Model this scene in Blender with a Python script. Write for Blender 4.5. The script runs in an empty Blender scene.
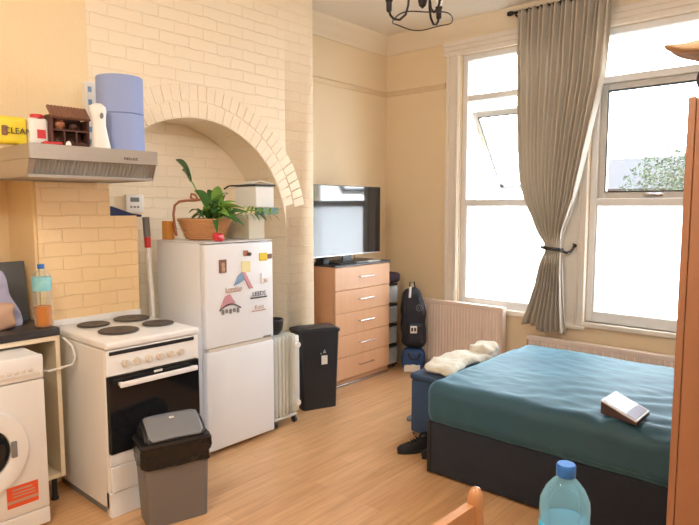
import bpy, bmesh, math, random
from mathutils import Vector, Matrix, Euler, noise
random.seed(7)
PI = math.pi
sc = bpy.context.scene
COL = sc.collection

# ------------------------------------------------------------------ materials
def new_mat(name):
    m = bpy.data.materials.new(name); m.use_nodes = True
    nt = m.node_tree
    for n in list(nt.nodes): nt.nodes.remove(n)
    out = nt.nodes.new('ShaderNodeOutputMaterial')
    return m, nt, out
def lk(nt, a, b): nt.links.new(a, b)
def mat(name, c, rough=0.6, metal=0.0, var=0.06, scale=6.0, bump=0.0, bscale=60.0, sheen=0.0, coat=0.0, stretch=None, c2=None, spec=0.5):
    m, nt, out = new_mat(name)
    p = nt.nodes.new('ShaderNodeBsdfPrincipled'); lk(nt, p.outputs[0], out.inputs[0])
    tc = nt.nodes.new('ShaderNodeTexCoord'); mp = nt.nodes.new('ShaderNodeMapping')
    lk(nt, tc.outputs['Object'], mp.inputs[0])
    if stretch: mp.inputs['Scale'].default_value = stretch
    nz = nt.nodes.new('ShaderNodeTexNoise'); nz.inputs['Scale'].default_value = scale; nz.inputs['Detail'].default_value = 4
    lk(nt, mp.outputs[0], nz.inputs['Vector'])
    mx = nt.nodes.new('ShaderNodeMix'); mx.data_type = 'RGBA'
    lk(nt, nz.outputs[0], mx.inputs[0])
    d = c2 if c2 else tuple(max(0, v*(1-var*2)) for v in c)
    mx.inputs[6].default_value = (*d, 1); mx.inputs[7].default_value = (*c, 1)
    lk(nt, mx.outputs[2], p.inputs['Base Color'])
    p.inputs['Roughness'].default_value = rough; p.inputs['Metallic'].default_value = metal
    p.inputs['Sheen Weight'].default_value = sheen; p.inputs['Coat Weight'].default_value = coat
    p.inputs['Specular IOR Level'].default_value = spec
    if bump:
        n2 = nt.nodes.new('ShaderNodeTexNoise'); n2.inputs['Scale'].default_value = bscale; n2.inputs['Detail'].default_value = 3
        lk(nt, mp.outputs[0], n2.inputs['Vector'])
        b = nt.nodes.new('ShaderNodeBump'); b.inputs['Strength'].default_value = 1; b.inputs['Distance'].default_value = bump
        lk(nt, n2.outputs[0], b.inputs['Height']); lk(nt, b.outputs[0], p.inputs['Normal'])
    return m

def brick_mat(name, c, c2, mortar, depth=0.005, off=(0, 0), bw=0.225, bh=0.076):
    m, nt, out = new_mat(name)
    p = nt.nodes.new('ShaderNodeBsdfPrincipled'); lk(nt, p.outputs[0], out.inputs[0]); p.inputs['Roughness'].default_value = .62
    tc = nt.nodes.new('ShaderNodeTexCoord'); sx = nt.nodes.new('ShaderNodeSeparateXYZ'); cx = nt.nodes.new('ShaderNodeCombineXYZ')
    lk(nt, tc.outputs['Object'], sx.inputs[0])
    ax = nt.nodes.new('ShaderNodeMath'); ax.operation = 'ADD'; lk(nt, sx.outputs[0], ax.inputs[0]); lk(nt, sx.outputs[1], ax.inputs[1])
    lk(nt, ax.outputs[0], cx.inputs[0]); lk(nt, sx.outputs[2], cx.inputs[1])
    nz = nt.nodes.new('ShaderNodeTexNoise'); nz.inputs['Scale'].default_value = 9; lk(nt, tc.outputs['Object'], nz.inputs['Vector'])
    vm = nt.nodes.new('ShaderNodeVectorMath'); vm.operation = 'MULTIPLY_ADD'
    vm.inputs[1].default_value = (.022, .022, 0); lk(nt, nz.outputs['Color'], vm.inputs[0]); lk(nt, cx.outputs[0], vm.inputs[2])
    br = nt.nodes.new('ShaderNodeTexBrick'); lk(nt, vm.outputs[0], br.inputs['Vector'])
    br.inputs['Scale'].default_value = 1; br.inputs['Brick Width'].default_value = bw; br.inputs['Row Height'].default_value = bh
    br.inputs['Mortar Size'].default_value = .0042; br.inputs['Mortar Smooth'].default_value = .6
    br.inputs['Color1'].default_value = (*c, 1); br.inputs['Color2'].default_value = (*c2, 1); br.inputs['Mortar'].default_value = (*mortar, 1)
    lk(nt, br.outputs['Color'], p.inputs['Base Color'])
    inv = nt.nodes.new('ShaderNodeMath'); inv.operation = 'SUBTRACT'; inv.inputs[0].default_value = 1; lk(nt, br.outputs['Fac'], inv.inputs[1])
    n2 = nt.nodes.new('ShaderNodeTexNoise'); n2.inputs['Scale'].default_value = 35; n2.inputs['Detail'].default_value = 4; lk(nt, tc.outputs['Object'], n2.inputs['Vector'])
    ad = nt.nodes.new('ShaderNodeMath'); ad.operation = 'MULTIPLY_ADD'; ad.inputs[1].default_value = .7
    lk(nt, n2.outputs[0], ad.inputs[0]); lk(nt, inv.outputs[0], ad.inputs[2])
    b = nt.nodes.new('ShaderNodeBump'); b.inputs['Distance'].default_value = depth; lk(nt, ad.outputs[0], b.inputs['Height'])
    lk(nt, b.outputs[0], p.inputs['Normal'])
    return m

def floor_mat():
    m, nt, out = new_mat('laminate_floor')
    p = nt.nodes.new('ShaderNodeBsdfPrincipled'); lk(nt, p.outputs[0], out.inputs[0]); p.inputs['Roughness'].default_value = .33
    tc = nt.nodes.new('ShaderNodeTexCoord'); sx = nt.nodes.new('ShaderNodeSeparateXYZ'); cx = nt.nodes.new('ShaderNodeCombineXYZ')
    lk(nt, tc.outputs['Object'], sx.inputs[0]); lk(nt, sx.outputs[1], cx.inputs[0]); lk(nt, sx.outputs[0], cx.inputs[1])
    br = nt.nodes.new('ShaderNodeTexBrick'); lk(nt, cx.outputs[0], br.inputs['Vector'])
    br.inputs['Scale'].default_value = 1; br.inputs['Brick Width'].default_value = .9; br.inputs['Row Height'].default_value = .098
    br.inputs['Mortar Size'].default_value = .0012; br.offset = .37
    br.inputs['Color1'].default_value = (.69, .42, .215, 1); br.inputs['Color2'].default_value = (.61, .35, .17, 1); br.inputs['Mortar'].default_value = (.46, .27, .14, 1)
    nz = nt.nodes.new('ShaderNodeTexNoise'); mp = nt.nodes.new('ShaderNodeMapping'); mp.inputs['Scale'].default_value = (22, 1.5, 1)
    lk(nt, tc.outputs['Object'], mp.inputs[0]); lk(nt, mp.outputs[0], nz.inputs['Vector']); nz.inputs['Scale'].default_value = 1.6; nz.inputs['Detail'].default_value = 6
    mx = nt.nodes.new('ShaderNodeMix'); mx.data_type = 'RGBA'; mx.blend_type = 'MULTIPLY'; mx.inputs[0].default_value = .55
    cr = nt.nodes.new('ShaderNodeValToRGB'); cr.color_ramp.elements[0].color = (.62, .55, .5, 1); cr.color_ramp.elements[1].color = (1, 1, 1, 1)
    cr.color_ramp.elements[0].position = .3; cr.color_ramp.elements[1].position = .65
    lk(nt, nz.outputs[0], cr.inputs[0]); lk(nt, br.outputs['Color'], mx.inputs[6]); lk(nt, cr.outputs[0], mx.inputs[7])
    lk(nt, mx.outputs[2], p.inputs['Base Color'])
    return m

def clear_glass(name, tint=(1, 1, 1), gl=0.06):
    m, nt, out = new_mat(name)
    t = nt.nodes.new('ShaderNodeBsdfTransparent'); g = nt.nodes.new('ShaderNodeBsdfGlossy'); mx = nt.nodes.new('ShaderNodeMixShader')
    nz = nt.nodes.new('ShaderNodeTexNoise'); nz.inputs['Scale'].default_value = 3
    ma = nt.nodes.new('ShaderNodeMath'); ma.operation = 'MULTIPLY'; ma.inputs[1].default_value = gl*2; lk(nt, nz.outputs[0], ma.inputs[0])
    t.inputs[0].default_value = (*tint, 1); g.inputs['Roughness'].default_value = .05
    lk(nt, ma.outputs[0], mx.inputs[0]); lk(nt, t.outputs[0], mx.inputs[1]); lk(nt, g.outputs[0], mx.inputs[2]); lk(nt, mx.outputs[0], out.inputs[0])
    return m
def frosted():
    m, nt, out = new_mat('frosted_film')
    t = nt.nodes.new('ShaderNodeBsdfTranslucent'); g = nt.nodes.new('ShaderNodeBsdfTransparent'); mx = nt.nodes.new('ShaderNodeMixShader')
    nz = nt.nodes.new('ShaderNodeTexNoise'); nz.inputs['Scale'].default_value = 2
    cr = nt.nodes.new('ShaderNodeValToRGB'); cr.color_ramp.elements[0].color = (.94, .95, .97, 1); cr.color_ramp.elements[1].color = (1, 1, 1, 1)
    lk(nt, nz.outputs[0], cr.inputs[0]); lk(nt, cr.outputs[0], t.inputs[0])
    mx.inputs[0].default_value = .12
    lk(nt, t.outputs[0], mx.inputs[1]); lk(nt, g.outputs[0], mx.inputs[2]); lk(nt, mx.outputs[0], out.inputs[0])
    return m
def plastic_clear(name, c, ior=1.2, rough=.05, mixf=.75):
    m, nt, out = new_mat(name)
    t = nt.nodes.new('ShaderNodeBsdfTransparent'); p = nt.nodes.new('ShaderNodeBsdfPrincipled'); mx = nt.nodes.new('ShaderNodeMixShader')
    nz = nt.nodes.new('ShaderNodeTexNoise'); nz.inputs['Scale'].default_value = 12
    lw = nt.nodes.new('ShaderNodeLayerWeight'); lw.inputs[0].default_value = .45
    ma = nt.nodes.new('ShaderNodeMath'); ma.operation = 'MULTIPLY_ADD'; ma.inputs[1].default_value = .35; ma.inputs[2].default_value = (1-mixf)*.35; ma.use_clamp = True
    lk(nt, lw.outputs['Facing'], ma.inputs[0])
    cr = nt.nodes.new('ShaderNodeValToRGB'); cr.color_ramp.elements[0].color = (*[v*.85 for v in c], 1); cr.color_ramp.elements[1].color = (*c, 1)
    lk(nt, nz.outputs[0], cr.inputs[0]); lk(nt, cr.outputs[0], p.inputs['Base Color'])
    t.inputs[0].default_value = (*[v**.22 for v in c], 1); p.inputs['Roughness'].default_value = rough
    lk(nt, ma.outputs[0], mx.inputs[0]); lk(nt, t.outputs[0], mx.inputs[1]); lk(nt, p.outputs[0], mx.inputs[2]); lk(nt, mx.outputs[0], out.inputs[0])
    return m

WALLC = (.80, .65, .44)
M = {}
M['plaster'] = mat('cream_plaster', WALLC, .75, var=.03, scale=3, bump=.0012, bscale=90)
M['plaster_warm'] = mat('cream_woodchip', (.84, .66, .40), .7, var=.03, scale=3, bump=.002, bscale=70)
M['brick'] = brick_mat('painted_brick', (.86, .74, .55), (.85, .72, .53), (.845, .705, .515), .0022)
M['brick_board'] = brick_mat('brick_relief_board', (.88, .66, .38), (.87, .64, .36), (.85, .62, .34), .0022, bw=.21, bh=.078)
M['voussoir'] = mat('arch_brick_paint', (.86, .73, .54), .6, var=.03, scale=8, bump=.003, bscale=35)
M['ceiling'] = mat('ceiling_paint', (.82, .76, .66), .85, var=.02, bump=.0008)
M['cornice'] = mat('cornice_paint', (.80, .70, .54), .7, var=.02)
M['rail'] = mat('picture_rail_paint', (.72, .56, .36), .6, var=.03)
M['joinery'] = mat('white_joinery', (.80, .74, .66), .45, var=.03)
M['upvc'] = mat('white_window_frame', (.78, .78, .78), .35, var=.02)
M['sash'] = mat('grey_white_sash', (.58, .57, .55), .35, var=.02)
M['floor'] = floor_mat()
M['glass'] = clear_glass('window_glass'); M['frost'] = frosted()
M['wall_hidden'] = mat('side_wall_paint', (.80, .66, .46), .8, var=.03)
M['white_enamel'] = mat('white_enamel', (.84, .85, .86), .3, var=.02)
M['fridge'] = mat('fridge_white', (.80, .83, .88), .32, var=.015)
M['washer'] = mat('washer_white', (.82, .82, .82), .35, var=.02)
M['black_glass'] = mat('oven_black_glass', (.012, .012, .014), .08, var=.1)
M['screen'] = mat('tv_screen', (.010, .011, .013), .06, var=.1, spec=1.0)
M['black_plastic'] = mat('black_plastic', (.02, .021, .025), .4, var=.15)
M['bin_black'] = mat('dark_bin_plastic', (.022, .026, .034), .45, var=.1)
M['bin_grey'] = mat('grey_bin_plastic', (.17, .155, .145), .45, var=.05)
M['lid_grey'] = mat('grey_lid_plastic', (.20, .21, .23), .35, var=.06)
M['bag_black'] = mat('bin_liner', (.008, .008, .009), .22, bump=.012, bscale=22, var=.2)
M['steel'] = mat('brushed_steel', (.50, .47, .43), .38, .75, var=.06, stretch=(1, 1, 30))
M['steel_dark'] = mat('filter_metal', (.36, .38, .38), .45, .6, var=.1)
M['chrome'] = mat('chrome', (.58, .58, .59), .22, 1)
M['plate'] = mat('hotplate_iron', (.095, .080, .075), .5, .2, var=.2, scale=10)
M['knob'] = mat('pale_knob', (.72, .67, .60), .4)
M['beech'] = mat('beech_veneer', (.74, .45, .27), .4, var=.12, scale=2.2, stretch=(9, 1, 1), c2=(.64, .36, .20))
M['beech_side'] = mat('beech_veneer_side', (.70, .41, .24), .4, c2=(.60, .33, .18), scale=2.2, stretch=(9, 9, 1))
M['wardrobe'] = mat('wardrobe_veneer', (.36, .165, .085), .4, c2=(.29, .125, .06), scale=2.0, stretch=(10, 10, .8))
M['pine'] = mat('varnished_pine', (.52, .26, .12), .3, c2=(.42, .19, .08), scale=3, stretch=(8, 8, 1), coat=.3)
M['worktop'] = mat('dark_worktop', (.045, .042, .045), .35, var=.25, scale=40)
M['cream_board'] = mat('cream_melamine', (.78, .68, .50), .5, var=.03)
M['bed_fabric'] = mat('charcoal_upholstery', (.013, .019, .034), .85, var=.15, scale=60, bump=.001, bscale=300, sheen=.1)
M['sheet'] = mat('teal_sheet', (.022, .088, .130), .58, var=.06, scale=3, bump=.0008, bscale=150, sheen=.8, spec=.5)
for _q in M['sheet'].node_tree.nodes:
    if _q.type == 'BSDF_PRINCIPLED': _q.inputs['Sheen Tint'].default_value = (.35, .75, 1, 1); _q.inputs['Sheen Roughness'].default_value = .4
M['ottoman'] = mat('navy_fabric', (.03, .075, .17), .75, var=.1, bump=.0008, bscale=250, sheen=.15)
M['cloth_white'] = mat('cream_cloth', (.78, .74, .62), .85, var=.08, bump=.004, bscale=40)
M['curtain'] = mat('linen_curtain', (.76, .70, .61), .85, var=.05, scale=30, stretch=(1, 1, .1), bump=.0006, bscale=300)
_n = M['curtain'].node_tree; _p = [n for n in _n.nodes if n.type == 'BSDF_PRINCIPLED'][0]; _t = _n.nodes.new('ShaderNodeBsdfTranslucent'); _t.inputs[0].default_value = (.60, .54, .45, 1)
_x = _n.nodes.new('ShaderNodeMixShader'); _x.inputs[0].default_value = .3; _o = [n for n in _n.nodes if n.type == 'OUTPUT_MATERIAL'][0]
lk(_n, _p.outputs[0], _x.inputs[1]); lk(_n, _t.outputs[0], _x.inputs[2]); lk(_n, _x.outputs[0], _o.inputs[0])
M['iron'] = mat('dark_iron', (.035, .028, .024), .45, .6)
M['radiator'] = mat('radiator_enamel', (.80, .68, .60), .45, var=.02)
M['heater'] = mat('heater_enamel', (.66, .68, .64), .35, var=.03)
M['leaf'] = mat('leaf_green', (.07, .22, .05), .4, c2=(.035, .13, .035), scale=12, spec=.5)
M['leaf_light'] = mat('leaf_light_green', (.28, .50, .10), .4, c2=(.15, .34, .06), scale=12)
M['wicker'] = mat('wicker', (.68, .37, .17), .6, c2=(.48, .23, .09), scale=50, bump=.003, bscale=90)
M['roll_blue'] = mat('blue_paper', (.30, .38, .66), .9, var=.04, bump=.0008, bscale=200)
M['white_plastic'] = mat('white_plastic', (.82, .80, .76), .4, var=.03)
M['paper_white'] = mat('white_paper', (.80, .79, .76), .8, var=.04)
M['box_white'] = mat('white_box_card', (.82, .82, .80), .7, var=.03)
M['box_beige'] = mat('beige_box_card', (.64, .60, .48), .8, var=.05)
M['yellow'] = mat('yellow_pack', (.80, .62, .03), .4, var=.04)
M['red'] = mat('red_plastic', (.65, .04, .05), .4)
M['orange_red'] = mat('orange_sticker', (.80, .10, .03), .5)
M['brown'] = mat('dark_brown_wood', (.10, .035, .022), .55, var=.2)
M['brown_mid'] = mat('brown_clay', (.45, .17, .08), .55, var=.15)
M['orange'] = mat('orange_card', (.80, .38, .08), .6)
M['navy'] = mat('navy_plastic', (.02, .03, .13), .45)
M['blue_bag'] = mat('blue_bag_nylon', (.02, .07, .22), .55, bump=.004, bscale=30)
M['backpack'] = mat('dark_backpack_nylon', (.014, .018, .032), .6, bump=.004, bscale=30)
M['purple'] = mat('dark_purple_fabric', (.035, .015, .03), .7, bump=.004, bscale=30)
M['box_clear'] = mat('translucent_drawer', (.50, .55, .58), .3, var=.08, scale=10)
M['teal'] = mat('teal_plastic', (.12, .25, .24), .4)
M['cap_blue'] = mat('blue_cap', (.02, .16, .55), .35)
M['label_cyan'] = mat('cyan_label', (.06, .50, .62), .4, var=.2, scale=30, c2=(.5, .78, .8))
M['label_blue'] = mat('bright_cyan_label', (.02, .60, .90), .35, var=.2, scale=25, c2=(.02, .46, .80))
M['tea'] = mat('amber_drink', (.75, .26, .03), .12, c2=(.60, .17, .02))
M['bottle'] = plastic_clear('clear_bottle', (.75, .85, .88), mixf=.92)
M['water_bottle'] = plastic_clear('water_bottle_plastic', (.34, .74, .97), mixf=.25)
M['lilac'] = mat('lilac_bag', (.45, .44, .62), .5, var=.1, bump=.006, bscale=25)
M['grey_tray'] = mat('grey_tray', (.10, .11, .12), .4)
M['lcd'] = mat('grey_display', (.18, .22, .22), .3)
M['grey'] = mat('mid_grey_plastic', (.22, .22, .22), .5)
M['shoe'] = mat('black_shoe_mesh', (.012, .013, .018), .7, bump=.003, bscale=120)
M['slipper'] = mat('grey_slipper', (.20, .23, .25), .7)
M['tablet_dark'] = mat('tablet_case', (.06, .035, .04), .5)
M['tablet_edge'] = mat('tablet_edge', (.75, .73, .75), .35)
M['tablet_screen'] = mat('tablet_screen', (.10, .08, .13), .07, spec=.45, var=.2, scale=20)
M['tablet_reflection'] = mat('tablet_purple_reflection', (.20, .15, .24), .45)  # colour of the reflection painted on the tablet screen
M['straw'] = mat('beige_straw', (.50, .32, .17), .8, bump=.003, bscale=80)
M['pan'] = mat('pan_black', (.015, .015, .016), .4)
M['foliage'] = mat('tree_foliage', (.032, .046, .020), .8, c2=(.02, .032, .014), scale=3)
M['bark'] = mat('bark', (.10, .07, .05), .9)
M['ext_brick'] = mat('far_brick', (.034, .024, .021), .9, var=.1)
M['ext_roof'] = mat('far_roof', (.028, .025, .026), .9)
M['ext_ground'] = mat('ground_paving', (.10, .10, .09), .9, var=.1)
M['post_dark'] = mat('brown_magnet', (.22, .10, .06), .5)
M['note_yellow'] = mat('yellow_note', (.82, .78, .42), .7)
M['mag_blue'] = mat('blue_magnet', (.22, .36, .55), .5)
M['mag_pink'] = mat('pink_magnet', (.62, .30, .34), .5)
M['mag_dark'] = mat('dark_magnet', (.06, .05, .05), .5)
M['mag_tan'] = mat('tan_magnet', (.55, .36, .26), .5)
M['ink'] = mat('dark_print', (.03, .03, .03), .6)

# ------------------------------------------------------------------ mesh helpers
def BM(): return bmesh.new()
def merge(bm, t):
    me = bpy.data.meshes.new('t'); t.to_mesh(me); t.free(); bm.from_mesh(me); bpy.data.meshes.remove(me)
def box(bm, lo, hi, r=0.0, seg=2, mi=0):
    t = bmesh.new(); bmesh.ops.create_cube(t, size=1)
    for v in t.verts:
        v.co = Vector(((lo[i]+hi[i])/2 + v.co[i]*(hi[i]-lo[i])) for i in range(3))
    if r > 0: bmesh.ops.bevel(t, geom=list(t.edges), offset=r, segments=seg, profile=.5, affect='EDGES')
    for f in t.faces: f.material_index = mi
    merge(bm, t); return bm
def tube(bm, pts, r, n=8, closed=False):
    pts = [Vector(p) for p in pts]; N = len(pts); rings = []
    rr = r if isinstance(r, (list, tuple)) else [r]*N
    up = None
    for i, p in enumerate(pts):
        a = pts[(i-1) % N] if (closed or i > 0) else p; b = pts[(i+1) % N] if (closed or i < N-1) else p
        d = (b-a)
        d = d.normalized() if d.length > 1e-9 else Vector((0, 0, 1))
        if up is None:
            up = Vector((0, 0, 1)) if abs(d.z) < .9 else Vector((1, 0, 0))
        s = d.cross(up)
        if s.length < 1e-6: s = d.orthogonal()
        s.normalize(); up = s.cross(d).normalized()
        rings.append([bm.verts.new(p + (s*math.cos(2*PI*k/n) + up*math.sin(2*PI*k/n))*rr[i]) for k in range(n)])
    for i in range(N if closed else N-1):
        A, B = rings[i], rings[(i+1) % N]
        for k in range(n): bm.faces.new((A[k], A[(k+1) % n], B[(k+1) % n], B[k]))
    if not closed:
        bm.faces.new(rings[0][::-1]); bm.faces.new(rings[-1])
    return bm
def lathe(bm, prof, n=32, c=(0, 0, 0), axis='z', cap=True):
    rings = []
    for r, z in prof:
        ring = []
        for k in range(n):
            a = 2*PI*k/n; x, y = r*math.cos(a), r*math.sin(a)
            v = {'z': (x, y, z), 'x': (z, x, y), 'y': (x, z, y)}[axis]
            ring.append(bm.verts.new(Vector(v)+Vector(c)))
        rings.append(ring)
    for A, B in zip(rings, rings[1:]):
        for k in range(n): bm.faces.new((A[k], A[(k+1) % n], B[(k+1) % n], B[k]))
    if cap:
        bm.faces.new(rings[0][::-1]); bm.faces.new(rings[-1])
    return bm
def prism(bm, poly, lo, hi, axis='x'):
    """extrude polygon along axis; poly gives the other two coords in order"""
    def P(a, b, c): return {'x': (c, a, b), 'y': (a, c, b), 'z': (a, b, c)}[axis]
    A = [bm.verts.new(P(a, b, lo)) for a, b in poly]; B = [bm.verts.new(P(a, b, hi)) for a, b in poly]
    n = len(poly)
    for k in range(n): bm.faces.new((A[k], A[(k+1) % n], B[(k+1) % n], B[k]))
    bm.faces.new(A[::-1]); bm.faces.new(B)
    return bm
def rounded(lo, hi, r, n=24, nz_amp=0.0, nz_s=6.0, seed=0, p=None):
    """subdivided rounded box with optional noise"""
    t = bmesh.new(); bmesh.ops.create_cube(t, size=2); bmesh.ops.subdivide_edges(t, edges=list(t.edges), cuts=n, use_grid_fill=True)
    h = Vector(((hi[i]-lo[i])/2 for i in range(3))); c = Vector(((hi[i]+lo[i])/2 for i in range(3)))
    for v in t.verts:
        q = Vector((v.co[i]*h[i] for i in range(3)))
        inn = Vector((max(-h[i]+min(r, h[i]), min(h[i]-min(r, h[i]), q[i])) for i in range(3)))
        d = q-inn
        if d.length > 1e-9: d.normalize()
        pnt = inn + d*min(r, *h) if d.length > 0 else q
        nn = noise.noise_vector(Vector((pnt.x*nz_s+seed, pnt.y*nz_s, pnt.z*nz_s)))*nz_amp if nz_amp else Vector()
        v.co = pnt + nn + c
        if p: v.co = p(v.co)
    return t
def fin(bm, sharp=35):
    bmesh.ops.recalc_face_normals(bm, faces=list(bm.faces))
def obj(name, bm, m, parent=None, label=None, world=False, smooth=35, solid=None):
    if parent is not None and world:
        off = parent.location
        for v in bm.verts: v.co -= off
    bmesh.ops.recalc_face_normals(bm, faces=list(bm.faces))
    me = bpy.data.meshes.new(name); bm.to_mesh(me); bm.free()
    ms = m if isinstance(m, (list, tuple)) else [m]
    for k in ms: me.materials.append(M[k])
    if smooth:
        me.shade_smooth(); me.set_sharp_from_angle(angle=math.radians(smooth))
    o = bpy.data.objects.new(name, me); COL.objects.link(o)
    if parent is not None: o.parent = parent
    if label: o['label'] = label
    if solid:
        md = o.modifiers.new('thick', 'SOLIDIFY'); md.thickness = solid; md.offset = 0
    return o
def tag(o, label, cat, group=None):
    o['label'] = label; o['category'] = cat
    if group: o['group'] = group
    return o
def thing(name, label, cat, loc=(0, 0, 0), rz=0.0, group=None):
    o = bpy.data.objects.new(name, None); COL.objects.link(o); o.location = loc; o.rotation_euler = (0, 0, rz); o.empty_display_size = .05
    return tag(o, label, cat, group)
def struct(name, bm, m, parent=None, smooth=35):
    o = obj(name, bm, m, parent, smooth=smooth)
    if parent is None: o['kind'] = 'structure'
    return o
def text(name, s, size, m, parent, loc, rot=(PI/2, 0, 0), ext=.0008, xs=1):
    cu = bpy.data.curves.new(name, 'FONT'); cu.body = s; cu.size = size; cu.extrude = ext; cu.align_x = 'CENTER'; cu.align_y = 'CENTER'
    cu.materials.append(M[m]); o = bpy.data.objects.new(name, cu); COL.objects.link(o)
    me = bpy.data.meshes.new_from_object(o); bpy.data.objects.remove(o); bpy.data.curves.remove(cu)
    me.transform(Matrix.Translation(loc) @ Euler(rot).to_matrix().to_4x4() @ Matrix.Diagonal((xs, 1, 1, 1)))
    if not me.materials: me.materials.append(M[m])
    o = bpy.data.objects.new(name, me); COL.objects.link(o); o.parent = parent
    return o
def copy_tree(o, parent=None):
    c = o.copy(); COL.objects.link(c); c.parent = parent
    for ch in list(o.children): copy_tree(ch, c)
    return c

# ------------------------------------------------------------------ room shell
XW, YW, XB, CH = -3.87, 4.98, -3.50, 3.30     # recess wall, window wall, breast face, ceiling
XR, Y0 = 1.20, -1.60
struct('floor', box(BM(), (XW-.2, Y0-.2, -.12), (XR+.2, YW+.0, 0)), 'floor')
struct('ceiling', box(BM(), (XW-.2, Y0-.2, CH), (XR+.2, YW+.35, CH+.12)), 'ceiling')
struct('wall_left', box(BM(), (XW-.2, Y0-.2, 0), (XW, YW+.35, CH)), 'plaster')
struct('wall_right', box(BM(), (XR, Y0-.2, 0), (XR+.2, YW+.35, CH)), 'wall_hidden')
struct('wall_back', box(BM(), (XW, Y0-.2, 0), (XR, Y0, CH)), 'wall_hidden')
# the bricked alcove lining at the back of the arch
struct('wall_alcove', box(BM(), (XW, 1.40, 0), (XW+.012, 3.45, 3.0)), 'brick')
# chimney breast with arched opening
AY, AZ, AR = 2.419, 1.394, .803
arc = [(AY-AR*math.cos(PI*k/40), AZ+AR*math.sin(PI*k/40)) for k in range(41)]
b = BM()
XK = XW+.013
def q4(*p): b.faces.new([b.verts.new(v) for v in p])
for X in (XB, XK):
    q4((X, 1.333, 0), (X, AY-AR, 0), (X, AY-AR, CH), (X, 1.333, CH)); q4((X, AY+AR, 0), (X, 3.53, 0), (X, 3.53, CH), (X, AY+AR, CH))
    for (ya, za), (yb, zb) in zip(arc, arc[1:]): q4((X, ya, za), (X, yb, zb), (X, yb, CH), (X, ya, CH))
for (ya, za), (yb, zb) in zip([(AY-AR, 0)]+arc, arc+[(AY+AR, 0)]): q4((XB, ya, za), (XB, yb, zb), (XK, yb, zb), (XK, ya, za))
for y in (1.333, 3.53): q4((XB, y, 0), (XK, y, 0), (XK, y, CH), (XB, y, CH))
bmesh.ops.remove_doubles(b, verts=list(b.verts), dist=.0005)
struct('wall_chimney_breast', b, 'brick', smooth=20)
# smooth plastered strip left of the brickwork
struct('wall_plaster_strip', box(box(BM(), (XB, 1.325, 0), (XB+.006, 1.668, CH)), (XW+.006, 1.325, 0), (XB, 1.3328, 1.75)), 'plaster_warm')
struct('wall_left_kitchen', box(BM(), (XW, Y0, 0), (XW+.006, 1.333, 1.75)), 'plaster_warm')
struct('wall_left_upper', box(BM(), (XW, Y0, 1.75), (XB+.006, 1.3245, CH)), 'plaster_warm')
# voussoir rings
b = BM()
for r0, r1, n in ((AR+.004, AR+.106, 38), (AR+.114, AR+.222, 44)):
    for k in range(n):
        a0 = PI*(k+.045)/n; a1 = PI*(k+.955)/n
        if k > n-4: continue
        j = random.uniform(-.002, .002)
        t = BM(); q = []
        for (a, r) in ((a0, r0), (a0, r1), (a1, r1), (a1, r0)): q.append((AY-r*math.cos(a), AZ+r*math.sin(a)))
        prism(t, q, XB-.004, XB+.0035+j, 'x')
        bmesh.ops.recalc_face_normals(t, faces=list(t.faces))
        bmesh.ops.bevel(t, geom=list(t.edges), offset=.0025, segments=1, affect='EDGES')
        merge(b, t)
struct('trim_1', b, 'voussoir')
# brick pattern boarding beside the cooker
b = BM(); prism(b, [(1.337, 0), (1.930, 0), (1.930, 1.542), (1.758, 1.542), (1.758, 1.735), (1.337, 1.735)], XB+.007, XB+.027, 'x')
struct('wall_brick_board', b, 'brick_board', smooth=0)
# window wall with two openings
O1 = (-2.975, -2.03); O2 = (-1.765, -.82); ZB, ZT = .64, 3.0
b = BM()
for lo, hi in (((XW, YW, 0), (O1[0], YW+.32, CH)), ((O1[1], YW, 0), (O2[0], YW+.32, CH)), ((O2[1], YW, 0), (XR, YW+.32, CH)),
               ((O1[0], YW, 0), (O1[1], YW+.32, ZB)), ((O1[0], YW, ZT), (O1[1], YW+.32, CH)), ((O2[0], YW, 0), (O2[1], YW+.32, ZB)), ((O2[0], YW, ZT), (O2[1], YW+.32, CH))):
    box(b, lo, hi)
struct('wall_window', b, 'plaster', smooth=0)
# cornice and picture rail
def run_profile(b, prof, path):
    """prof: (out, z); path: list of (x,y, nx,ny) mitred"""
    rings = []
    for x, y, nx, ny in path: rings.append([b.verts.new((x+nx*o, y+ny*o, z)) for o, z in prof])
    n = len(prof)
    for A, B in zip(rings, rings[1:]):
        for k in range(n): b.faces.new((A[k], A[(k+1) % n], B[(k+1) % n], B[k]))
    b.faces.new(rings[0]); b.faces.new(rings[-1][::-1])
cor = [(0, CH), (0, CH-.17), (.012, CH-.17), (.014, CH-.145), (.03, CH-.13), (.045, CH-.085), (.085, CH-.04), (.10, CH-.02), (.10, CH)]
b = BM(); run_profile(b, cor, [(XW, 3.53, 1, 0), (XW, YW, 1, -1), (XR, YW, 0, -1)])
struct('trim_2', b, 'cornice', smooth=50)
rl = [(0, 2.768), (.018, 2.768), (.026, 2.757), (.016, 2.745), (.010, 2.722), (0, 2.720)]
b = BM(); run_profile(b, rl, [(XW, 3.53, 1, 0), (XW, YW, 1, -1), (-3.15, YW, 0, -1)])
struct('trim_3', b, 'rail', smooth=50)
sk = [(0, 0), (.018, 0), (.018, .12), (.008, .14), (0, .14)]
b = BM(); run_profile(b, sk, [(XW, 3.53, 1, 0), (XW, YW, 1, -1), (XR, YW, 0, -1)])
struct('baseboard_window', b, 'joinery')
b = BM(); run_profile(b, sk, [(XB, AY+AR, 1, 0), (XB, 3.53, 1, 0)])
struct('baseboard_left', b, 'joinery')

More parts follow.
